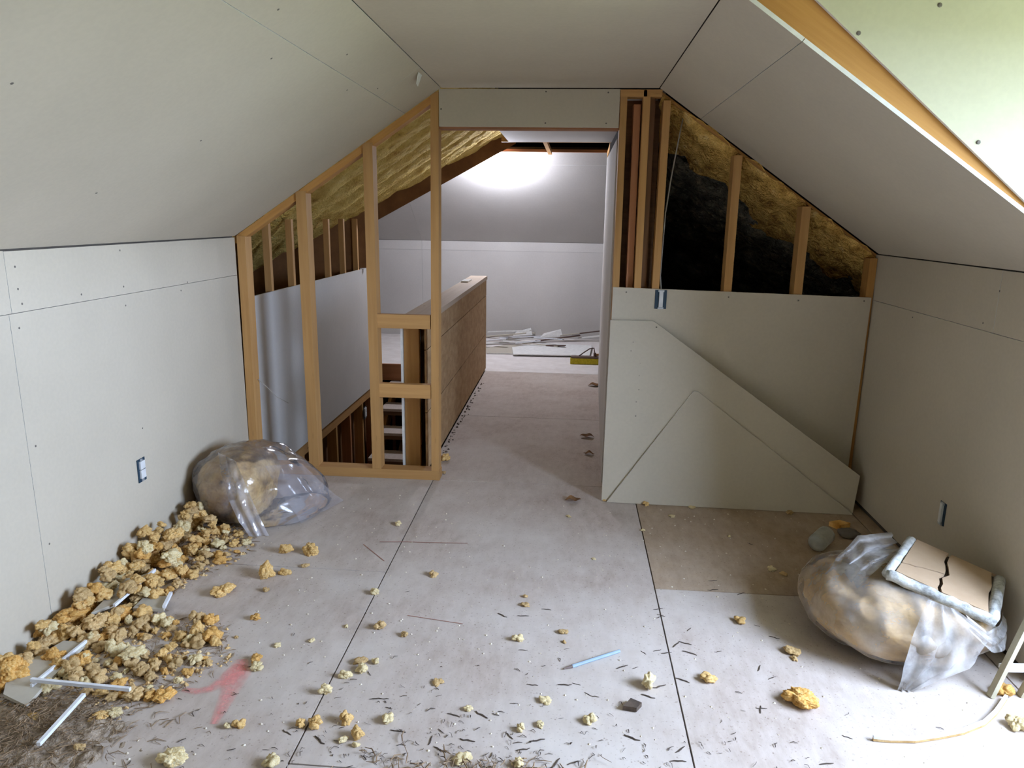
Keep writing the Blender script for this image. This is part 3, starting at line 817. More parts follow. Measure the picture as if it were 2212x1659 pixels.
# ------------------------------------------------------------------ far room
ff = struct('floor_far', MB().box((-3.4, 7.82, -0.05), (3.5, 11.2, -0.002)).box((-0.24, 7.58, -0.05), (3.5, 7.82, -0.002)), 'floor_far', 'pale dusty floor of the far room', 'floor')
YF = 9.87
fw_ = struct('wall_far', MB().box((-3.4, YF + T + 0.001, 0), (3.5, YF + 0.1, 1.28)), 'seam', 'far room knee wall of white drywall', 'wall')
for (x0, x1) in ((-3.4, -1.22), (-1.22, 1.235), (1.235, 3.5)):
    for (z0, z1) in ((0.0, 1.162), (1.164, 1.284)):
        part(fw_, 'drywall_panel', MB().prism([(x0 + G, YF, z0), (x1 - G, YF, z0), (x1 - G, YF, z1), (x0 + G, YF, z1)], (0, T, 0)), ['wall_far', 'gypsum'])
SF = 0.667
def zf_(y): return 1.288 + SF * (YF - y)
nF = Vector((0, SF, 1)).normalized()
cfar = struct('ceiling_far_slope', MB().prism([Vector((-3.4, YF, zf_(YF))) + nF * (T + .001), Vector((3.5, YF, zf_(YF))) + nF * (T + .001), Vector((3.5, 8.32, zf_(8.32))) + nF * (T + .001), Vector((-3.4, 8.32, zf_(8.32))) + nF * (T + .001)], nF * 0.04, 0), 'seam', 'far room sloping drywall ceiling', 'ceiling')
for (x0, x1) in ((-3.4, -1.22), (-1.22, 1.215), (1.222, 3.5)):
    for (y0, y1) in ((8.335, 8.52), (8.523, YF)):
        part(cfar, 'drywall_panel', MB().prism([(x0 + G, y1, zf_(y1)), (x1 - G, y1, zf_(y1)), (x1 - G, y0, zf_(y0)), (x0 + G, y0, zf_(y0))], nF * T), ['wall_far', 'gypsum'])
lumber(cfar, 'ridge_plate', (-0.5, 8.31, zf_(8.31) - 0.005), (1.6, 8.31, zf_(8.31) - 0.005), 0.03, 0.04, 'pine_red', (0, 1, 0))

lb = thing('light_bulb', 'bare lit bulb hanging in the far room', 'light bulb', (-0.030, 8.320, 2.162))
def sph(c, r, sz=1.0, nu=14, nv=8):
    def f(u, v):
        th = 2 * math.pi * u; ph = math.pi * v
        return (c[0] + r * math.sin(ph) * math.cos(th), c[1] + r * math.sin(ph) * math.sin(th), c[2] + r * sz * math.cos(ph))
    return MB().grid(f, nu, nv, True)
part(lb, 'glass_globe', sph((-0.030, 8.320, 2.162), 0.05, 1.1), 'bulb', True)
part(lb, 'socket', MB().tube([(-0.030, 8.320, 2.214), (-0.030, 8.312, 2.244)], 0.022, 12), 'outlet')
part(lb, 'cord', MB().tube([(-0.030, 8.312, 2.24), (-0.030, 8.28, 2.28), (-0.030, 8.24, 2.34), (-0.030, 8.24, 2.8)], 0.004, 6), 'cable')

# debris along the far wall
rr = random.Random(5)
far_scraps = []
for i in range(16):
    x = rr.uniform(-0.2, 1.15); yy = rr.uniform(8.9, 9.75)
    L = rr.uniform(0.25, 0.75); w = rr.uniform(0.02, 0.06); a = rr.uniform(-0.5, 0.5)
    z = 0.003 + 0.006 * i
    dx, dy = math.cos(a) * L / 2, math.sin(a) * L / 2
    nx, ny = -math.sin(a) * w, math.cos(a) * w
    x = min(max(x, -0.3 + abs(dx)), 1.3 - abs(dx) * 0.5); yy = min(yy, 9.8 - abs(dy))
    tz = rr.uniform(0, 0.08)
    mb = MB().prism([(x - dx, yy - dy, z), (x + dx, yy + dy, z + tz), (x + dx + nx, yy + dy + ny, z + tz), (x - dx + nx, yy - dy + ny, z)], (0, 0, 0.012), 0)
    t = link('lath_strip', mb.mesh('lath_strip', ('iron', 'gypsum', 'paper_grey', 'white_strip')[i % 4]))
    tag(t, ('thin dark lath strip', 'thin white gypsum strip', 'thin grey paper-faced strip', 'thin bluish white strip')[i % 4] + ' in the litter along the far wall', 'debris', 'strips littering the far room floor')
for i, (x0, y0, dx, dy, h, lb_) in enumerate(((-0.18, 8.55, 0.62, 0.55, 0.0, 'grey drywall scrap lying flat beside the half wall end in the far room'), (0.15, 8.45, 0.95, 0.75, 0.014, 'large white drywall scrap lying flat before the far wall'), (0.05, 9.66, 0.26, 0.03, 0.03, 'white drywall scrap standing by the far wall'), (0.42, 9.6, 0.30, 0.04, 0.03, 'tilted white drywall scrap left of the broom near the far wall'))):
    if i < 2:
        mb = MB().prism([(x0, y0, h + 0.002), (x0 + dx * 0.95, y0 + 0.05, h + 0.002), (x0 + dx, y0 + dy, h + 0.002), (x0 + dx * 0.3, y0 + dy * 1.1, h + 0.002), (x0 - 0.05, y0 + dy * 0.6, h + 0.002)], (0, 0, 0.0125), 1)
    else:
        mb = MB().prism([(x0, y0, 0.05), (x0 + dx, y0 + 0.05, 0.06), (x0 + dx * 0.9, y0 + 0.09, 0.15), (x0 + dx * 0.15, y0 + 0.08, 0.09)], (0, 0.012, 0), 1)
    t = link('drywall_scrap', mb.mesh('drywall_scrap', ['paper_grey' if i == 0 else 'gypsum', 'gypsum']))
    tag(t, lb_, 'scrap')

br = thing('push_broom', 'yellow bristled push broom head lying at the passage end', 'broom', (1.0, 8.12, 0))
def bris(u, v):
    return (0.825 + 0.42 * u, 8.12 + (0.05 + 0.012 * math.sin(u * 90)) * math.cos(2 * math.pi * v), 0.036 + 0.034 * math.sin(2 * math.pi * v))
part(br, 'bristles', MB().box((0.825, 8.085, 0.002), (1.25, 8.16, 0.066)), 'bristle')
part(br, 'block', MB().box((0.832, 8.09, 0.066), (1.25, 8.155, 0.088)), 'broom_wood')
part(br, 'handle_brace', MB().tube([(0.92, 8.12, 0.088), (0.98, 8.14, 0.13), (1.04, 8.16, 0.168), (1.09, 8.17, 0.175), (1.10, 8.15, 0.12), (1.10, 8.12, 0.088)], 0.007, 8), 'iron')
part(br, 'handle_socket', MB().tube([(1.10, 8.12, 0.086), (1.10, 8.12, 0.13)], 0.016, 10), 'iron')
part(br, 'handle', MB().tube([(1.10, 8.14, 0.10), (1.6, 8.9, 0.03)], 0.013, 10), 'pine')

# ------------------------------------------------------------------ electrical boxes and cable
def outlet(name, label, c, u, n, w=0.055, h=0.10, style=0):
    """c centre on the wall face, u horizontal unit along wall, n room-facing normal"""
    c, u, n = Vector(c), Vector(u), Vector(n); up = Vector((0, 0, 1))
    r = thing(name, label, 'outlet box', c)
    def blk(u0, u1, z0, z1, n0, n1):
        p = [c + u * u0 + up * z0 + n * n0, c + u * u1 + up * z0 + n * n0, c + u * u1 + up * z1 + n * n0, c + u * u0 + up * z1 + n * n0]
        return MB().prism(p, n * (n1 - n0), 0)
    part(r, 'box', blk(-w / 2, w / 2, -h / 2, h / 2, 0.0008, 0.004), 'blue_box')
    if style == 0:
        part(r, 'receptacle', blk(-w * 0.30, w * 0.30, -h * 0.34, h * 0.02, 0.004, 0.012), 'outlet')
        part(r, 'receptacle', blk(-w * 0.30, w * 0.30, h * 0.06, h * 0.40, 0.004, 0.012), 'outlet')
        part(r, 'yoke', blk(-w * 0.14, w * 0.14, -h * 0.49, h * 0.49, 0.004, 0.007), 'galv')
    else:
        part(r, 'receptacle', blk(-w * 0.16, w * 0.18, -h * 0.40, h * 0.46, 0.004, 0.014), 'outlet')
        part(r, 'yoke', blk(-w * 0.24, w * 0.26, h * 0.40, h * 0.50, 0.004, 0.010), 'galv')
        part(r, 'yoke', blk(-w * 0.24, w * 0.26, -h * 0.50, -h * 0.42, 0.004, 0.010), 'galv')
    return r
outlet('outlet_box', 'navy outlet box with white receptacles in the left drywall wall', (XL, 3.105, 0.428), (0, 1, 0), (1, 0, 0), 0.062, 0.112)
outlet('outlet_box', 'navy outlet box low in the shaded right knee wall', (XR, 3.205, 0.345), (0, -1, 0), (-1, 0, 0), 0.050, 0.105, 1)
outlet('outlet_box', 'navy outlet box notched into the top edge of the drywall sheet', (1.318, YP - T, 1.168), (1, 0, 0), (0, -1, 0), 0.066, 0.108, 1)
outlet('outlet_box', 'navy outlet box on the stairwell framing below the drywall', (XS - 0.002, 6.86, -0.31), (0, 1, 0), (1, 0, 0), 0.10, 0.12)
cb = link('electrical_cable', MB().tube([(1.395, YP + 0.10, 2.17), (1.375, YP + 0.08, 2.05), (1.345, YP + 0.06, 1.85), (1.322, YP + 0.04, 1.65), (1.316, YP + 0.03, 1.45), (1.312, YP + 0.02, 1.30), (1.322, YP + 0.005, 1.20)], 0.004, 8).mesh('electrical_cable', 'cable', smooth=True))
tag(cb, 'thin grey cable hanging beside a stud down to the outlet box', 'cable')
cb = link('hanging_thread', MB().tube([(-1.14, YP + 0.06, 0.60), (-1.10, YP + 0.10, 0.54), (-1.06, YP + 0.14, 0.47), (-1.0, YP + 0.18, 0.42)], 0.0022, 6).mesh('hanging_thread', 'cable', smooth=True))
tag(cb, 'loose pale wire hanging from the leftmost stud', 'wire')
tb = link('paper_tab', MB().prism([Vector((0.028, 3.72, zl(0.028) - 0.004)), Vector((0.028, 3.80, zl(0.028) - 0.004)), Vector((0.01, 3.79, zl(0.01) - 0.045)), Vector((0.012, 3.745, zl(0.01) - 0.04))], (0.003, 0, 0.001), 0).mesh('paper_tab', 'gypsum'))
tag(tb, 'torn white paper tab hanging from the ceiling joint', 'paper')

# ------------------------------------------------------------------ bags of insulation
def blob(c, rx, ry, rz, amp, sc, seed, nu=48, nv=28, power=0.8, floor=0.004, mod=None):
    c = Vector(c)
    def f(u, v):
        th = 2 * math.pi * u; ph = math.pi * v
        d = Vector((math.sin(ph) * math.cos(th), math.sin(ph) * math.sin(th), math.cos(ph)))
        e = Vector([math.copysign(abs(t) ** power, t) for t in d])
        q = d * sc + Vector((seed, seed * 0.7, -seed))
        h = 1 + amp * (noise.noise(q) + 0.5 * noise.noise(q * 2.2) + 0.3 * noise.noise(q * 4.7))
        p = Vector((e.x * rx, e.y * ry, e.z * rz)) * h
        if mod: p = mod(p, d)
        w = c + p
        w.z = max(w.z, floor + 0.002 * (1 + noise.noise(w * 9)))
        return w
    return MB().grid(f, nu, nv, True)

def ribbon(pa, pb, fold=0.01, nfold=3, nu=16, nv=14, wob=0.012, seed=3):
    """film strip spanned between two polylines"""
    def li(pl_, t):
        s = t * (len(pl_) - 1); i = min(int(s), len(pl_) - 2); k = s - i
        return Vector(pl_[i]).lerp(Vector(pl_[i + 1]), k)
    def f(u, v):
        a, b = li(pa, u), li(pb, u)
        p = a.lerp(b, v)
        off = fold * math.sin(v * math.pi * 2 * nfold + 3 * u) * math.sin(math.pi * v)
        q = p * 14 + Vector((seed, 0, seed))
        return p + Vector((0.2, -1, 0.25)).normalized() * (off + wob * noise.noise(q))
    return MB().grid(f, nu, nv)

# left bag
bl = thing('plastic_bag', 'clear plastic bag of foam insulation slumped against the left wall', 'bag', (-0.90, 3.66, 0))
part(bl, 'insulation_fill', blob((-0.985, 3.66, 0.165), 0.175, 0.25, 0.19, 0.10, 2.2, 4.0, 56, 32, 0.72), 'bagfill', True)
def modL(p, d):
    # sag of the empty right part of the bag
    s = max(0.0, p.x + 0.02)
    p.z -= s * 0.52
    p.y += s * 0.42
    k = math.sin(6.5 * math.atan2(d.z, d.y) + 9 * d.x)
    p += Vector((0, d.y, d.z)) * 0.012 * k * min(1, s * 5 + 0.15)
    return p
part(bl, 'film', blob((-0.87, 3.63, 0.185), 0.325, 0.275, 0.21, 0.07, 2.0, 9.0, 80, 48, 0.80, 0.003, modL), 'film', True)
part(bl, 'film_fold', ribbon([(-1.03, 3.52, 0.385), (-0.97, 3.42, 0.30), (-0.91, 3.36, 0.18), (-0.85, 3.33, 0.08), (-0.80, 3.33, 0.004)], [(-0.90, 3.45, 0.365), (-0.82, 3.38, 0.25), (-0.775, 3.36, 0.16), (-0.745, 3.36, 0.085), (-0.705, 3.35, 0.004)], 0.010, 2), 'film_fold', True)
part(bl, 'film_fold', ribbon([(-0.78, 3.52, 0.32), (-0.70, 3.50, 0.18), (-0.62, 3.50, 0.07), (-0.60, 3.52, 0.003)], [(-0.66, 3.72, 0.27), (-0.56, 3.74, 0.16), (-0.50, 3.80, 0.06), (-0.47, 3.86, 0.003)], 0.012, 3), 'film', True)

# right bag
bR = thing('plastic_bag', 'milky plastic bag bulging with brown insulation near the right wall', 'bag', (2.12, 2.72, 0))
part(bR, 'insulation_fill', blob((2.115, 2.735, 0.140), 0.320, 0.325, 0.135, 0.05, 2.0, 14.0, 64, 36, 0.84, 0.005), 'bagfill_r', True)
def modR(p, d):
    k = math.sin(7 * math.atan2(d.y, d.x) + 6 * d.z)
    p += Vector((d.x, d.y, 0.3 * d.z)) * 0.010 * k
    return p
part(bR, 'film', blob((2.115, 2.735, 0.146), 0.335, 0.340, 0.146, 0.045, 2.0, 14.0, 80, 44, 0.84, 0.003, modR), 'film_milky', True)
part(bR, 'film_fold', ribbon([(2.10, 2.46, 0.315), (2.04, 2.405, 0.21), (2.01, 2.37, 0.10), (2.00, 2.37, 0.004)], [(2.19, 2.43, 0.295), (2.30, 2.40, 0.21), (2.24, 2.375, 0.11), (2.06, 2.37, 0.004)], 0.012, 3, wob=0.008), 'film_milky_fold', True)
part(bR, 'film_fold', ribbon([(2.20, 2.39, 0.30), (2.30, 2.42, 0.22), (2.38, 2.50, 0.20), (2.44, 2.58, 0.22)], [(2.22, 2.38, 0.24), (2.32, 2.40, 0.15), (2.41, 2.48, 0.12), (2.46, 2.57, 0.13)], 0.010, 2, wob=0.01), 'film_milky_fold', True)
part(bR, 'film_collar', ribbon([(2.20, 3.00, 0.33), (2.03, 2.93, 0.34), (1.93, 2.85, 0.28), (1.85, 2.78, 0.22), (1.785, 2.70, 0.12)], [(2.13, 2.78, 0.33), (2.02, 2.70, 0.30), (1.93, 2.64, 0.25), (1.88, 2.59, 0.19), (1.835, 2.58, 0.10)], 0.022, 3, 24, 18, 0.02), 'film_milky_fold', True)

# cracked board scrap on top of the right bag
sc = thing('board_scrap', 'cracked tan plasterboard scrap with chalky rim on the right plastic bag', 'scrap', (2.30, 2.70, 0.36))
P0, P1, P2, P3 = Vector((2.035, 2.640, 0.315)), Vector((2.325, 2.450, 0.250)), Vector((2.475, 2.690, 0.290)), Vector((2.225, 2.880, 0.352))
def bp(a, b, h=0.0):
    n = (P1 - P0).cross(P3 - P0).normalized()
    return P0.lerp(P1, a).lerp(P3.lerp(P2, a), b) + n * h
def jag(a, b, k, amp, seed):
    r_ = random.Random(seed)
    out = [a]
    for i in range(1, k):
        t = i / k
        q = (a[0] + (b[0] - a[0]) * t, a[1] + (b[1] - a[1]) * t)
        out.append((q[0] + r_.uniform(-amp, amp), q[1] + r_.uniform(-amp, amp)))
    out.append(b)
    return out
rim = MB()
def rimpath(ab0, ab1, r, k=14, seed=1):
    r_ = random.Random(seed)
    return [bp(ab0[0] + (ab1[0] - ab0[0]) * i / k, ab0[1] + (ab1[1] - ab0[1]) * i / k, r_.uniform(-0.004, 0.004)) for i in range(k + 1)]
loop = rimpath((0, 0.0), (1, 0.0), 0, 16, 1) + rimpath((1, 0.06), (1, 1), 0, 12, 2)
rim.tube(loop, 0.021, 10)
rim.tube(rimpath((0, 0.0), (0.0, 0.98), 0, 12, 3), 0.020, 10)
part(sc, 'rim', rim, 'chalk', True)
part(sc, 'core', MB().prism([bp(0, 0, 0.0), bp(1, 0, 0.0), bp(1, 1, 0.0), bp(0, 1, 0.0)], (0, 0, -0.02), 0), 'twig')
c1 = jag((0.50, 0.05), (0.44, 0.99), 9, 0.035, 4)
left_poly = [(0.06, 0.07)] + [(p[0] - 0.008, p[1]) for p in c1] + [(0.05, 0.99)]
# split the left piece again with a cross crack
c2 = jag((0.06, 0.30), (0.47, 0.46), 6, 0.015, 6)
lowl = [(0.06, 0.07)] + [(p[0] - 0.016, p[1]) for p in c1 if p[1] < 0.44] + [(p[0], p[1] - 0.012) for p in reversed(c2)]
upl = [(p[0], p[1] + 0.012) for p in c2] + [(p[0] - 0.016, p[1]) for p in c1 if p[1] > 0.50] + [(0.05, 0.99)]
rgt = [(p[0] + 0.020, p[1]) for p in c1] + [(0.95, 0.99)] + list(reversed(jag((0.95, 0.06), (0.90, 0.98), 6, 0.015, 8)))
for poly in (lowl, upl, rgt):
    part(sc, 'paper_piece', MB().prism([bp(a, b, 0.016) for a, b in poly], (0, 0, -0.010), 1), ['paper_tan', 'paper_tan'])

# ------------------------------------------------------------------ ladder at the right edge
ld = thing('step_ladder', 'beige metal step ladder foot at the right edge of the floor', 'ladder', (2.40, 2.37, 0))
def bar(a, b, w, d, mat='ladder', name='rail'):
    lumber(ld, name, a, b, w, d, mat, (0, 1, 0.01))
bar((2.315, 2.37, 0.0), (2.62, 2.50, 0.78), 0.015, 0.026)
bar((2.425, 2.385, 0.0), (2.68, 2.40, 0.78), 0.015, 0.026)
bar((2.352, 2.40, 0.098), (2.66, 2.405, 0.112), 0.016, 0.030, 'white_metal', 'rung')
bar((2.44, 2.44, 0.33), (2.66, 2.43, 0.34), 0.016, 0.030, 'white_metal', 'rung')

# ------------------------------------------------------------------ curved white strip, pen, jug and small things on the floor
sp = [(1.810, 2.100), (1.859, 2.098), (1.940, 2.104), (2.031, 2.130), (2.117, 2.160), (2.208, 2.209), (2.277, 2.269), (2.359, 2.357)]
def strip(pts, w, h, z0=0.002):
    mb = MB()
    P = [Vector((x, y, z0)) for x, y in pts]
    n = len(mb.v)
    for i, p in enumerate(P):
        t = (P[min(i + 1, len(P) - 1)] - P[max(i - 1, 0)]).normalized()
        s = Vector((-t.y, t.x, 0)) * w / 2
        mb.v += [p - s, p + s, p + s + Vector((0, 0, h)), p - s + Vector((0, 0, h))]
    for i in range(len(P) - 1):
        for a in range(4):
            b = (a + 1) % 4
            mb.f.append((n + 4*i + a, n + 4*i + b, n + 4*i + 4 + b, n + 4*i + 4 + a)); mb.mi.append(0)
    mb.f.append((n, n + 3, n + 2, n + 1)); e = n + 4 * (len(P) - 1); mb.f.append((e, e + 1, e + 2, e + 3)); mb.mi += [0, 0]
    return mb
es = thing('edge_strip', 'long curved white edge strip on the floor near the ladder', 'strip', (*(2.031, 2.130), 0))
part(es, 'lath', strip(sp, 0.010, 0.008), 'foam_tan')
part(es, 'white_face', strip(sp, 0.010, 0.010, 0.0102), 'white_strip')
pn = thing('plastic_marker', 'pale blue plastic stick on the floor before the opening', 'stick', (*(0.942, 2.441), 0))
a_, b_ = (0.848, 2.388), (1.029, 2.503)
part(pn, 'barrel', MB().tube([(a_[0], a_[1], 0.007), (b_[0], b_[1], 0.008)], 0.0065, 8), 'pen')
part(pn, 'tip', MB().tube([(a_[0] - 0.03, a_[1] - 0.016, 0.006), (a_[0], a_[1], 0.007)], 0.006, 8, [0.4, 1]), 'broom_wood')
jg = thing('plastic_jug', 'translucent milky plastic jug lying on the floor by the corner', 'jug', (*(2.112, 3.522), 0))
ja = Vector((*(2.060, 3.464), 0.05)); jb = ja + Vector((0.10, 0.13, 0.005))
part(jg, 'body', MB().tube([ja.lerp(jb, k) for k in (0, 0.03, 0.1, 0.3, 0.6, 0.85, 0.95, 1.0)], 0.046, 16, [0.5, 0.8, 1, 0.97, 1.0, 0.98, 0.75, 0.4]), 'jug', True)
part(jg, 'neck', MB().tube([jb, jb + Vector((0.018, 0.023, 0.0))], 0.016, 12), 'jug', True)
t = link('wood_scrap', MB().prism([(*(2.242, 3.809), 0.003), (*(2.307, 3.841), 0.003), (*(2.353, 3.804), 0.003), (*(2.279, 3.759), 0.003)], (0, 0, 0.025), 0).mesh('wood_scrap', 'foam_orange')); tag(t, 'ochre wood scrap on the floor in the right corner', 'scrap')
t = link('black_rag', blob((*(2.299, 3.680), 0.02), 0.05, 0.04, 0.02, 0.4, 3, 2, 16, 10).mesh('black_rag', 'screw', smooth=True)); tag(t, 'small black rag on the floor between jug and right bag', 'rag')

# chalk and spray paint marks on the plywood
def mark(name, pts, w, mat, z):
    me = bpy.data.meshes.new(name)
    P = [Vector((x, y, z)) for x, y in pts]; V = []; F = []
    for i, p in enumerate(P):
        t_ = (P[min(i + 1, len(P) - 1)] - P[max(i - 1, 0)]).normalized()
        ww = w[i] if isinstance(w, (list, tuple)) else w
        s = Vector((-t_.y, t_.x, 0)) * ww / 2
        V += [p - s, p + s]
    for i in range(len(P) - 1): F.append((2*i, 2*i + 1, 2*i + 3, 2*i + 2))
    me.from_pydata([tuple(v) for v in V], [], F)
    uvl = me.uv_layers.new(name='UVMap')
    for poly in me.polygons:
        for li in poly.loop_indices:
            vi = me.loops[li].vertex_index
            uvl.data[li].uv = (vi // 2 / (len(P) - 1), vi % 2)
    me.materials.append(M[mat])
    o = link(name, me, fl)
    return o
mark('spray_paint_mark', [(-0.503, 2.125), (-0.451, 2.120), (-0.410, 2.139), (-0.382, 2.184), (-0.370, 2.231), (-0.369, 2.287)], [0.03, 0.04, 0.05, 0.07, 0.09, 0.06], 'spray', 0.0012)
mark('spray_paint_mark', [(-0.379, 2.315), (-0.355, 2.219), (-0.333, 2.117), (-0.321, 2.033), (-0.313, 1.966)], [0.05, 0.11, 0.07, 0.05, 0.03], 'spray', 0.0018)
mark('chalk_line', [(-0.127, 3.348), (0.012, 3.364), (0.201, 3.374), (0.319, 3.382)], 0.006, 'chalkline', 0.0012)
mark('chalk_line', [(-0.201, 3.313), (-0.052, 3.147)], 0.004, 'chalkline', 0.0012)
mark('chalk_line', [(0.166, 2.679), (0.404, 2.640)], 0.004, 'chalkline', 0.0012)

# ------------------------------------------------------------------ spray foam chunks
def foam_mesh(seed, kind):
    bm = bmesh.new()
    bmesh.ops.create_icosphere(bm, subdivisions=5 if kind == 'big' else 4, radius=1.0)
    rs = random.Random(seed)
    cen = [Vector((rs.gauss(0, 1), rs.gauss(0, 1), rs.gauss(0, 0.7))).normalized() for _ in range(rs.randint(9, 15))]
    sx, sy, sz = rs.uniform(0.8, 1.15), rs.uniform(0.65, 0.95), rs.uniform(0.5, 0.8)
    for v in bm.verts:
        d = v.co.normalized()
        lump = max((d.dot(c) for c in cen))
        h = 0.50 + 0.60 * max(0, lump - 0.62) / 0.38
        q = d * 2.2 + Vector((seed * 3.1, seed, 0))
        h += 0.30 * noise.noise(q) + 0.24 * (0.35 - abs(noise.noise(q * 2.1))) + 0.16 * (0.3 - abs(noise.noise(q * 4.6))) + 0.09 * noise.noise(q * 7) + 0.06 * noise.noise(q * 14)
        v.co = Vector((d.x * sx, d.y * sy, d.z * sz)) * h
    zmin = min(v.co.z for v in bm.verts)
    cut = zmin * 0.72
    for v in bm.verts:
        if v.co.z < cut: v.co.z = cut
        v.co.z -= cut
    w = max(v.co.x for v in bm.verts) - min(v.co.x for v in bm.verts)
    for v in bm.verts: v.co /= w
    me = bpy.data.meshes.new('foam_chunk')
    bm.to_mesh(me); bm.free()
    for p in me.polygons: p.use_smooth = True
    return me
FOAM = {}
def foam(variant, matname, kind='small'):
    key = (variant, matname)
    if key not in FOAM:
        me = foam_mesh(variant * 7 + 1, kind)
        me.materials.append(M[matname])
        FOAM[key] = me
    return FOAM[key]
def put_foam(xy, w, variant, matname, label, group=None, z=0.0, rz=None, hs=1.0, tilt=(0, 0), name='foam_chunk', kind='small'):
    o = link(name, foam(variant, matname, kind))
    o.location = (xy[0], xy[1], z)
    o.scale = (w, w, w * hs)
    o.rotation_euler = (tilt[0], tilt[1], RND.uniform(0, 6.28) if rz is None else rz)
    tag(o, label, 'foam chunk', group)
    return o
Y_, O_, C_, T_ = 'foam', 'foam_orange', 'foam_cream', 'foam_tan'
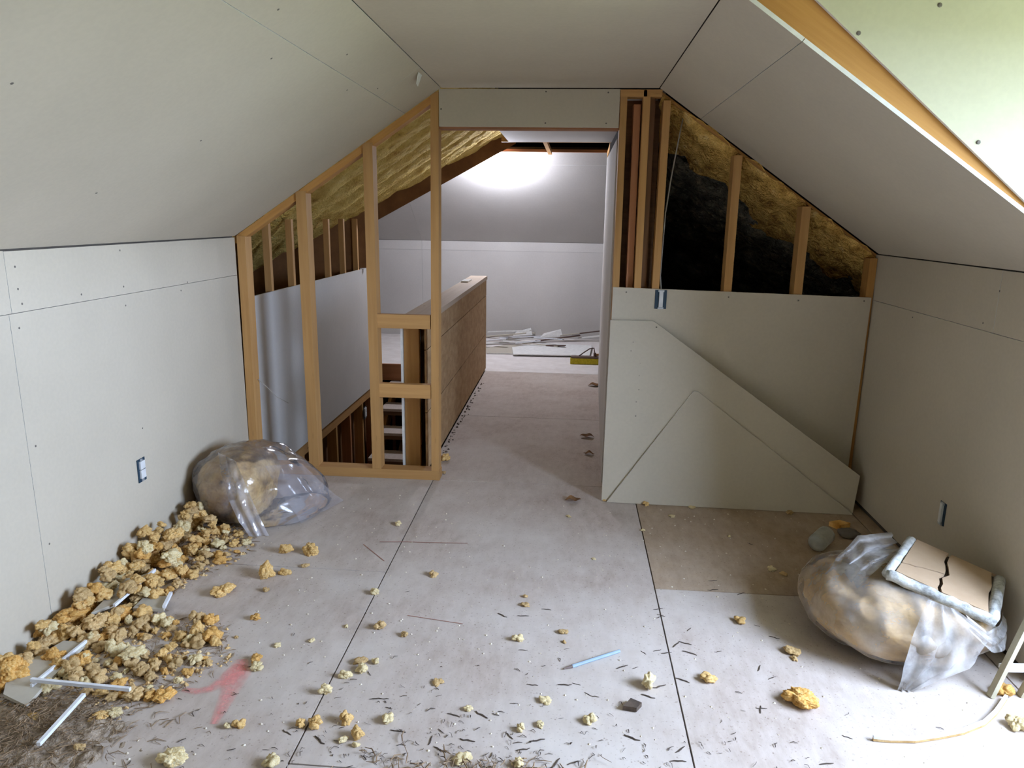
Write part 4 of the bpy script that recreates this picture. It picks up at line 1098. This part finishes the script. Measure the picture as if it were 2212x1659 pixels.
singles = [
 # (floor point, width m, material, height factor, label)
 ((-0.081, 3.559), 0.040, C_, 0.9, 'small cream foam chunk near the partition left of the left floor seam'),
 ((-0.550, 3.177), 0.075, Y_, 1.5, 'two-lobed yellow foam chunk in front of the left plastic bag'),
 ((-0.424, 3.180), 0.100, Y_, 1.1, 'large crumbly yellow foam chunk right of the two-lobed one by the left bag'),
 ((-0.541, 2.938), 0.080, Y_, 1.5, 'tall yellow foam chunk at the edge of the left pile'),
 ((-0.471, 2.972), 0.065, Y_, 0.8, 'pointed yellow foam chunk touching the tall one beside the left pile'),
 ((-0.405, 3.052), 0.045, T_, 0.6, 'flat tan foam chunk lying on the left cross seam'),
 ((0.209, 3.027), 0.045, T_, 0.8, 'lone tan foam chunk in the middle of the floor right of the left seam'),
 ((-0.016, 2.838), 0.044, C_, 1.3, 'bright cream foam chunk beside the left floor seam'),
 ((-0.671, 2.772), 0.120, Y_, 0.7, 'long flat yellow foam chunk between the pile and open floor'),
 ((-0.494, 2.812), 0.032, T_, 0.9, 'small tan foam chunk right of the long flat one'),
 ((-0.442, 2.586), 0.044, O_, 1.1, 'small orange foam chunk with spikes on the left floor'),
 ((0.077, 2.572), 0.042, T_, 0.9, 'tan foam chunk just right of the left seam mid floor'),
 ((0.186, 2.530), 0.032, T_, 0.9, 'small dark tan foam chunk right of the left seam with a splinter'),
 ((-0.060, 2.571), 0.026, C_, 0.7, 'tiny cream foam bit on the left seam above the orange chunks'),
 ((-0.162, 2.458), 0.032, C_, 0.6, 'small cream foam bit left of the seam above the pink paint'),
 ((-0.282, 2.412), 0.030, C_, 0.6, 'small cream foam flake above the orange foam pair'),
 ((-0.461, 2.450), 0.020, T_, 0.8, 'tiny tan foam bit above the pink paint mark'),
 ((-0.322, 2.312), 0.050, O_, 0.9, 'vivid orange foam chunk at the top of the pink paint'),
 ((-0.296, 2.263), 0.052, C_, 0.8, 'cream foam chunk below the vivid orange one'),
 ((0.064, 2.340), 0.060, T_, 0.6, 'flat tan foam chunk topping the cluster on the left seam'),
 ((0.121, 2.342), 0.028, C_, 1.0, 'small white foam bit at the right of the seam cluster'),
 ((0.083, 2.291), 0.050, C_, 0.8, 'cream foam chunk in the middle of the seam cluster'),
 ((0.036, 2.253), 0.054, C_, 0.9, 'cream foam chunk at the left of the seam cluster'),
 ((-0.005, 2.155), 0.052, C_, 1.1, 'almost white foam chunk with holes left of the seam'),
 ((0.109, 2.019), 0.046, Y_, 1.6, 'tall knobbly foam chunk standing on the near floor'),
 ((0.243, 2.041), 0.052, C_, 0.9, 'smooth cream foam chunk casting a long shadow on the near floor'),
 ((-0.032, 1.987), 0.034, Y_, 1.2, 'left one of the foam pair on the left seam near the front'),
 ((0.017, 1.988), 0.054, Y_, 0.9, 'right one of the foam pair on the left seam near the front'),
 ((-0.263, 1.955), 0.028, C_, 1.2, 'small cream foam chunk at the tail of the pink paint'),
 ((-0.229, 1.967), 0.038, Y_, 0.8, 'yellow foam chunk right of the cream one below the pink paint'),
 ((0.169, 1.955), 0.046, Y_, 1.1, 'yellow foam chunk topping the trio near the front'),
 ((0.127, 1.934), 0.038, C_, 0.8, 'cream foam chunk at the left of the front trio'),
 ((0.174, 1.914), 0.028, C_, 0.9, 'small cream foam chunk at the bottom of the front trio'),
 ((-0.053, 1.813), 0.055, C_, 0.9, 'cream foam chunk cut by the bottom edge left of the seam'),
 ((-0.356, 1.791), 0.100, C_, 0.9, 'large pale foam chunk in the bottom left foreground'),
 ((0.372, 2.250), 0.046, T_, 0.4, 'flat tan foam pieces in the middle of the near floor'),
 ((0.644, 2.881), 0.024, T_, 0.8, 'tiny tan foam bit above another chunk mid floor'),
 ((0.649, 2.807), 0.044, T_, 0.6, 'tan foam chunk in the centre of the floor'),
 ((0.634, 2.550), 0.042, C_, 0.7, 'cream foam chunk in the centre of the floor nearer the front'),
 ((0.813, 2.621), 0.042, T_, 0.5, 'tan foam chunk right of centre above the blue stick'),
 ((0.818, 2.550), 0.022, T_, 0.8, 'tiny tan foam bit left above the blue stick'),
 ((1.121, 2.307), 0.072, C_, 1.2, 'big cream foam chunk left of the right floor seam'),
 ((0.756, 2.187), 0.046, C_, 0.5, 'flat cream foam chunk among splinters below the blue stick'),
 ((0.500, 2.120), 0.034, C_, 0.8, 'small cream foam chunk left of the flat one near the front'),
 ((0.908, 2.103), 0.052, C_, 0.8, 'cream foam chunk left of the dark flake near the front'),
 ((0.681, 2.036), 0.034, C_, 1.0, 'small cream foam chunk shadowed on its left near the front'),
 ((0.744, 2.064), 0.036, C_, 0.7, 'crumbly cream foam bit right of the shadowed one'),
 ((0.516, 1.882), 0.052, C_, 0.5, 'flat cream foam chunk in the splinter heap at the bottom'),
 ((0.683, 1.881), 0.042, C_, 0.8, 'cream foam chunk at the bottom edge beside the splinter heap'),
 ((0.828, 3.780), 0.038, C_, 0.4, 'flat pale foam flake before the passage opening'),
 ((1.224, 3.635), 0.028, C_, 0.7, 'small pale foam bit on the right floor seam near the sheets'),
 ((1.274, 3.998), 0.042, Y_, 0.9, 'curled pale foam flake at the foot of the triangular sheet'),
 ((1.038, 4.035), 0.032, Y_, 0.8, 'yellow foam bit at the lower left corner of the leaning sheet'),
 ((0.954, 3.277), 0.024, C_, 0.5, 'tiny pale foam flake left of the right seam'),
 ((1.337, 2.366), 0.066, Y_, 0.6, 'flat yellow foam chunk right of the right seam'),
 ((1.631, 2.264), 0.128, O_, 0.85, 'largest orange foam chunk on the open floor near the right bag'),
 ((1.539, 2.769), 0.048, Y_, 0.7, 'yellow foam chunk mid right floor below the cross seam'),
 ((1.695, 2.572), 0.064, T_, 0.6, 'tan foam chunk left of the right plastic bag'),
 ((1.688, 2.529), 0.038, T_, 0.6, 'small tan foam bit below the tan chunk left of the right bag'),
 ((1.671, 3.610), 0.026, C_, 0.7, 'tiny pale foam bit on the shaded right floor'),
 ((1.793, 3.258), 0.044, C_, 0.6, 'pale foam chunk on the shaded right floor'),
 ((1.838, 3.217), 0.044, T_, 0.5, 'tan foam flake right of the pale chunk on the shaded floor'),
 ((1.403, 3.846), 0.040, C_, 0.4, 'flat pale foam flake in front of the triangular sheet'),
 ((1.537, 3.987), 0.046, C_, 0.35, 'thin pale foam flake at the foot of the triangular sheet right of the curled one'),
 ((2.079, 3.962), 0.048, T_, 0.8, 'tan foam chunk at the foot of the sheet near the right corner'),
 ((2.367, 2.388), 0.060, O_, 0.8, 'orange foam chunk between the ladder rails'),
 ((2.310, 2.210), 0.070, C_, 0.9, 'pale foam chunk at the right edge beyond the white strip'),
 ((-0.010, 4.632), 0.075, Y_, 1.5, 'yellow foam lump beside the last stud at the passage entrance'),
 ((0.020, 4.388), 0.05, T_, 0.4, 'flat foam crumbs at the foot of the last stud'),
]
for i, (xy, w, mt, hs, lb_) in enumerate(singles):
    put_foam(xy, w, i % 9 if w < 0.09 else 20 + i % 3, mt, lb_, hs=min(hs, 1.25) * 1.1, kind='big' if w >= 0.09 else 'small')

# the pile along the left wall
def pile_h(x, y):
    d = x - XL
    return max(0.0, 0.16 * (1 - d / 0.36))
rp = random.Random(21)
placed = []
SCRAPS = [[(-1.066, 2.006), (-0.947, 1.959), (-0.960, 2.042), (-0.987, 2.327), (-1.078, 2.323), (-1.138, 2.118)], [(-1.067, 2.473), (-1.013, 2.555), (-1.015, 2.843), (-1.055, 2.772), (-1.098, 2.755)], [(-0.955, 2.568), (-0.826, 2.574), (-0.856, 2.682), (-0.960, 2.648)]]
def pip(x, y, pg):
    c = False
    for i in range(len(pg)):
        (x0, y0), (x1, y1) = pg[i], pg[i - 1]
        if (y0 > y) != (y1 > y) and x < (x1 - x0) * (y - y0) / (y1 - y0) + x0: c = not c
    return c
def in_pile(x, y):
    d = x - XL
    if y > 3.52: return d < 0.30 and y < 3.72 and d < 0.12 + (3.72 - y)
    if y > 2.85: return d < 0.30 + 0.13 * math.sin((y - 2.85) * 4.7)
    if y > 2.55: return d < 0.30
    return d < 0.75 - abs(y - 2.3) * 0.55
def pile_label(mt, w, x, y):
    col = {Y_: 'yellow', O_: 'orange', C_: 'cream', T_: 'tan'}[mt]
    size = 'large' if w > 0.095 else ('medium' if w > 0.06 else 'small')
    side = 'against the left wall' if x - XL < 0.20 else 'on its floor side'
    zone = 'below the plastic bag' if y > 3.15 else ('by the white-edged scraps' if y > 2.45 else 'at its near end')
    return '%s %s foam chunk of the pile %s %s' % (size, col, side, zone)
tries = 0
PG = 'foam chunks heaped along the left wall'
for (dr, w0, w1, st_, zz) in ((0.0, 0.07, 0.135, 0.058, 0.0), (0.14, 0.06, 0.11, 0.066, 0.0), (0.02, 0.07, 0.12, 0.075, 0.055)):
    y = 2.06
    while y < 3.56:
        w = rp.uniform(w0, w1) * (0.85 if y > 3.2 else 1.0)
        x = XL + w * 0.55 + 0.004 + dr + rp.uniform(0, 0.03)
        if ((x + 0.9) / 0.33) ** 2 + ((y - 3.66) / 0.30) ** 2 < 1: y += 0.04; continue
        if dr > 0.1 and any(pip(x, y, pg) for pg in SCRAPS): y += 0.04; continue
        if zz == 0.0 or (2.45 < y < 3.4 and rp.random() < 0.8):
            placed.append((x, y, w, zz))
            mt = rp.choices([Y_, O_, C_, T_], [5, 2.5, 1.2, 2.5])[0]
            put_foam((x, y), w, rp.randint(0, 8) if w < 0.085 else 20 + rp.randint(0, 5), mt, pile_label(mt, w, x, y), PG, zz, rp.uniform(0, 6.28), rp.uniform(0.85, 1.2), (rp.uniform(-0.3, 0.3), rp.uniform(-0.3, 0.3)) if zz > 0 else (0, 0), kind='big' if w >= 0.085 else 'small')
        y += st_ * rp.uniform(0.8, 1.3)
while len(placed) < 265 and tries < 16000:
    tries += 1
    y = rp.uniform(2.05, 3.70); x = XL + rp.uniform(0.03, 0.72)
    if not in_pile(x, y): continue
    if ((x + 0.9) / 0.33) ** 2 + ((y - 3.66) / 0.30) ** 2 < 1: continue
    if any(pip(x, y, pg) for pg in SCRAPS) and rp.random() > 0.10: continue
    d = x - XL
    big = d < 0.22
    w = (rp.uniform(0.06, 0.13) if rp.random() < 0.5 else rp.uniform(0.035, 0.08)) if big else rp.uniform(0.028, 0.075)
    if y > 3.2: w *= 0.8
    if d < w * 0.55: x = XL + w * 0.55 + 0.004
    z = 0.0
    over = [q for q in placed if (q[0] - x) ** 2 + (q[1] - y) ** 2 < ((q[2] + w) * 0.30) ** 2]
    if over:
        if d > 0.34 or rp.random() < 0.5: continue
        z = min(max(q[3] + q[2] * 0.40 for q in over), 0.15)
        if z > pile_h(x, y) + 0.02: continue
    placed.append((x, y, w, z))
    mt = rp.choices([Y_, O_, C_, T_], [5, 2.2, 1.4, 2.2] if big else [2, 1, 2.2, 5])[0]
    put_foam((x, y), w, rp.randint(0, 8) if w < 0.085 else 20 + rp.randint(0, 5), mt, pile_label(mt, w, x, y), PG, z, rp.uniform(0, 6.28), rp.uniform(0.8, 1.25), (rp.uniform(-0.35, 0.35), rp.uniform(-0.35, 0.35)) if z > 0 else (0, 0), kind='big' if w >= 0.085 else 'small')

for xy, w, mt, hs, z, lb_ in (((-0.890, 1.906), 0.042, Y_, 0.8, 0.020, 'small yellow foam chunk half sunk in the sawdust left of the slanting strip'),
        ((-0.691, 1.948), 0.066, Y_, 0.8, 0.004, 'yellow foam chunk right of the slanting white strip beside a cream one'),
        ((-0.657, 1.974), 0.062, C_, 0.9, 0.002, 'cream foam chunk below the crosswise white strip'),
        ((-0.541, 2.076), 0.085, O_, 0.9, 0.0, 'large orange foam chunk at the tip of the pile beside the pink paint'),
        ((-0.656, 1.806), 0.036, T_, 0.9, 0.012, 'small tan foam chunk in the sawdust right of the slanting strip'),
        ((-0.763, 2.261), 0.100, C_, 0.6, 0.030, 'wide pale cream foam slab on top of the near pile')):
    put_foam(xy, w, 3 if w < 0.06 else 21, mt, lb_, z=z, hs=hs, kind='big' if w >= 0.06 else 'small')

# brown leaves in the passage
for i, (xy, w, lb_) in enumerate((((1.067, 7.019), 0.10, 'dry brown leaf at the far end of the passage by the right wall'), ((0.960, 5.288), 0.085, 'dry brown leaf halfway along the passage'), ((0.965, 4.881), 0.06, 'small dry brown leaf in the passage nearer the opening'), ((0.851, 4.006), 0.075, 'brown leaf on the floor just before the opening'))):
    def lf(u, v, xy=xy, w=w, i=i):
        a = (u - 0.5) * w * 1.3; s = math.sin(math.pi * min(max(u, 0.02), 0.98)) * w * 0.45
        b = (v - 0.5) * 2 * s
        return (xy[0] + a, xy[1] + b, 0.004 + 0.35 * abs(b) + 0.012 * math.sin(u * 5 + i) ** 2)
    t = link('dry_leaf', MB().grid(lf, 10, 6).mesh('dry_leaf', 'leaf', smooth=True)); tag(t, lb_, 'leaf')

# ------------------------------------------------------------------ drywall scraps and strips in the pile
def scrap(pts, z, label, mats=('paper_grey', 'paper_grey'), name='drywall_scrap', t_=0.0125):
    P = [Vector((x, y, z + dz)) for (x, y), dz in pts]
    o = link(name, MB().prism(P, (0, 0, t_), 1).mesh(name, list(mats)))
    tag(o, label, 'scrap')
scrap([((-1.066, 2.006), 0.0), ((-0.947, 1.959), 0.0), ((-0.960, 2.042), 0.0), ((-0.987, 2.327), 0.0), ((-1.078, 2.323), 0.0), ((-1.138, 2.118), 0.0)], 0.016, 'long grey drywall scrap with a white edge at the lower left of the pile')
scrap([((-1.067, 2.473), 0.0), ((-1.013, 2.555), 0.0), ((-1.015, 2.843), 0.0), ((-1.055, 2.772), 0.0), ((-1.098, 2.755), 0.0)], 0.045, 'grey drywall scrap with a white edge lying on top of the pile')
scrap([((-0.955, 2.568), 0.0), ((-0.826, 2.574), 0.0), ((-0.856, 2.682), 0.0), ((-0.960, 2.648), 0.0)], 0.018, 'small grey drywall scrap on the floor side of the pile')
def stick(a, b, w, z, label, mat='white_strip'):
    o = link('white_strip', strip([a, b], w, 0.012, z).mesh('white_strip', mat)); tag(o, label, 'strip')
stick((-1.002, 2.057), (-0.638, 2.042), 0.011, 0.046, 'white strip lying crosswise over the lower left pile')
stick((-0.757, 1.767), (-0.773, 2.000), 0.012, 0.046, 'white strip slanting through the sawdust at the lower left')
stick((-0.999, 2.050), (-0.987, 2.321), 0.009, 0.027, 'thin white strip along the edge of the long drywall scrap')
stick((-1.005, 2.527), (-1.011, 2.835), 0.010, 0.056, 'thin white strip along the edge of the scrap atop the pile')
stick((-0.824, 2.575), (-0.856, 2.686), 0.012, 0.034, 'short white strip on the floor side of the pile')

# ------------------------------------------------------------------ splinters, shavings, crumbs
def splinter_mesh(seed):
    r_ = random.Random(seed)
    k = 4; P = []
    for i in range(k + 1):
        P.append(Vector(((i / k - 0.5), r_.uniform(-0.06, 0.06), 0.05 + r_.uniform(0, 0.06))))
    mb = MB().tube(P, 0.075, 5, [0.6, 1, 1.1, 0.9, 0.5])
    return mb.mesh('bark_splinter', 'twig')
SPL = [splinter_mesh(s) for s in range(6)]
spl_pts = [(1.214, 2.84), (1.22, 2.789), (1.209, 2.774), (1.252, 2.579), (1.29, 2.593), (1.175, 2.531), (1.209, 2.519), (1.298, 2.528), (1.408, 2.548), (1.32, 2.694), (1.604, 2.751), (1.651, 2.669), (1.541, 2.456), (1.573, 2.401), (1.492, 2.224), (1.033, 2.413), (1.081, 2.412), (1.112, 2.249), (1.121, 2.513), (1.245, 2.354), (1.158, 2.308), (1.486, 2.218), (1.025, 2.044), (1.039, 2.034), (1.187, 1.997), (1.173, 1.946), (1.733, 2.107), (1.626, 1.98), (0.65, 2.166), (0.822, 2.284), (0.863, 2.294), (0.903, 2.241), (0.927, 2.231), (0.122, 2.873), (0.204, 2.146), (0.232, 2.1), (0.289, 1.993), (0.176, 2.143), (-0.063, 1.951), (-0.098, 1.871), (-0.313, 2.278), (0.052, 1.927), (0.401, 1.961), (0.455, 2.087), (0.547, 2.096), (0.647, 2.006), (0.737, 1.994), (0.696, 1.949), (0.798, 1.899), (0.854, 1.909), (0.517, 1.972), (0.437, 1.923), (0.378, 1.859), (0.661, 2.481), (1.494, 3.118), (1.596, 3.01), (1.478, 3.031), (1.759, 3.536), (0.707, 2.273), (0.558, 2.72), (0.645, 2.725), (0.739, 2.787)]
for i, q in enumerate(spl_pts):
    x, y = q
    o = link('bark_splinter', SPL[i % 6])
    L = RND.uniform(0.022, 0.055)
    o.scale = (L, L * 0.75, L * 0.4)
    o.location = (x, y, 0.0)
    o.rotation_euler = (0, 0, RND.uniform(-0.7, 0.6) if i % 3 else RND.uniform(0, 3.1))
    tag(o, 'dark bark splinter scattered on the plywood floor', 'splinter', 'dark splinters on the floor')
# a dark curled flake
t = link('bark_flake', MB().prism([(*(1.018, 2.167), 0.003), (*(1.064, 2.160), 0.003), (*(1.084, 2.190), 0.003), (*(1.048, 2.211), 0.003), (*(1.038, 2.195), 0.003)], (0, 0, 0.016), 0).mesh('bark_flake', 'twig')); tag(t, 'broad dark bark flake on the near floor left of the right seam', 'flake')

rs = random.Random(77)
def scatter(n, fn, mk):
    mb = MB()
    for _ in range(n):
        x, y = fn()
        mk(mb, x, y)
    return mb
def mk_twig(mb, x, y, z=0.001, lo=0.006, hi=0.03, r=0.0012):
    L = rs.uniform(lo, hi); a = rs.uniform(0, math.pi * 2); c = rs.uniform(-0.5, 0.5)
    zz = z + rs.uniform(0, 0.003)
    p = [Vector((x, y, zz)), Vector((x + L * 0.5 * math.cos(a), y + L * 0.5 * math.sin(a), zz + rs.uniform(0, 0.006))), Vector((x + L * math.cos(a + c), y + L * math.sin(a + c), zz))]
    mb.tube(p, r * rs.uniform(0.6, 1.6), 4, [0.7, 1, 0.5])
def near_floor():
    while True:
        x = rs.gauss(0.60, 0.55); y = 1.72 + abs(rs.gauss(0, 0.26))
        if -0.5 < x < 2.3 and y < 3.2: return x, y
t = link('fine_splinters', scatter(360, near_floor, mk_twig).mesh('fine_splinters', 'twig', fix=False)); t['kind'] = 'stuff'; tag(t, 'fine dark splinters and grit strewn over the near floor', 'debris')
def heap_floor():
    return rs.gauss(0.62, 0.17), 1.76 + abs(rs.gauss(0, 0.06))
t = link('splinter_heap', scatter(420, heap_floor, lambda mb, x, y: mk_twig(mb, x, y, 0.001 + rs.uniform(0, 0.012), 0.015, 0.06, 0.0018)).mesh('splinter_heap', 'shaving', fix=False)); t['kind'] = 'stuff'; tag(t, 'brown heap of splinters and shavings at the bottom centre of the floor', 'debris')
def mk_crumb(mb, x, y, s=None):
    s = s or rs.uniform(0.002, 0.006)
    a = rs.uniform(0, 6.28); z = 0.0005
    k = 5
    pts = [Vector((x + s * rs.uniform(0.6, 1.2) * math.cos(a + 2 * math.pi * i / k), y + s * rs.uniform(0.6, 1.2) * math.sin(a + 2 * math.pi * i / k), z)) for i in range(k)]
    n = len(mb.v); mb.v += pts + [Vector((x, y, z + s * rs.uniform(0.5, 1.1)))]
    for i in range(k):
        mb.f.append((n + i, n + (i + 1) % k, n + k)); mb.mi.append(0)
def any_floor():
    return rs.uniform(-0.9, 2.3), rs.uniform(1.75, 4.1)
t = link('foam_crumbs', scatter(520, any_floor, mk_crumb).mesh('foam_crumbs', 'crumb', fix=False)); t['kind'] = 'stuff'; tag(t, 'tiny pale foam crumbs sprinkled over the whole floor', 'debris')
def seam_crumb():
    return XH + 0.02 + abs(rs.gauss(0, 0.02)), rs.uniform(4.4, 7.0)
t = link('grit', scatter(90, seam_crumb, lambda mb, x, y: mk_crumb(mb, x, y, rs.uniform(0.004, 0.012))).mesh('grit', 'twig', fix=False)); t['kind'] = 'stuff'; tag(t, 'dark grit along the foot of the half wall', 'debris')

# sawdust mound at the lower left with shavings
def mound(u, v):
    x = -1.19 + 0.80 * u; y = 1.62 + 0.70 * v
    d = math.exp(-((x + 0.86) / 0.24) ** 2 - ((y - 1.84) / 0.19) ** 2)
    h = 0.050 * d * (1 + 0.5 * noise.noise(Vector((x * 14, y * 14, 3)))) + 0.012 * noise.noise(Vector((x * 22, y * 22, 1))) + 0.008 * noise.noise(Vector((x * 55, y * 55, 1)))
    return (x, y, h - 0.014)
t = link('sawdust_mound', MB().grid(mound, 130, 110).mesh('sawdust_mound', 'dirt', smooth=True)); t['kind'] = 'stuff'; tag(t, 'brown sawdust and dirt mound at the lower left', 'debris')
def left_dirt():
    return rs.gauss(-0.84, 0.16), rs.gauss(1.86, 0.13)
def mk_shav(mb, x, y):
    d = math.exp(-((x + 0.86) / 0.24) ** 2 - ((y - 1.84) / 0.19) ** 2)
    mk_twig(mb, max(x, -1.15), y, max(0.001, 0.05 * d - 0.006), 0.015, 0.06, 0.0012)
t = link('wood_shavings', scatter(900, left_dirt, mk_shav).mesh('wood_shavings', 'shaving', fix=False)); t['kind'] = 'stuff'; tag(t, 'fibrous wood shavings covering the sawdust mound', 'debris')
def pile_bits():
    while True:
        x = XL + rs.uniform(0.02, 0.8); y = rs.uniform(1.95, 3.6)
        if in_pile(x - 0.04, y): return x, y
t = link('pile_crumbs', scatter(900, pile_bits, lambda mb, x, y: mk_crumb(mb, x, y, rs.uniform(0.004, 0.013))).mesh('pile_crumbs', 'foam_tan', fix=False)); t['kind'] = 'stuff'; tag(t, 'small foam crumbs between the chunks of the left pile', 'debris')
t = link('pile_shavings', scatter(1300, pile_bits, lambda mb, x, y: mk_twig(mb, max(x, XL + 0.06), y, 0.002, 0.012, 0.05, 0.0016)).mesh('pile_shavings', 'shaving', fix=False)); t['kind'] = 'stuff'; tag(t, 'brown shavings among the foam of the left pile', 'debris')
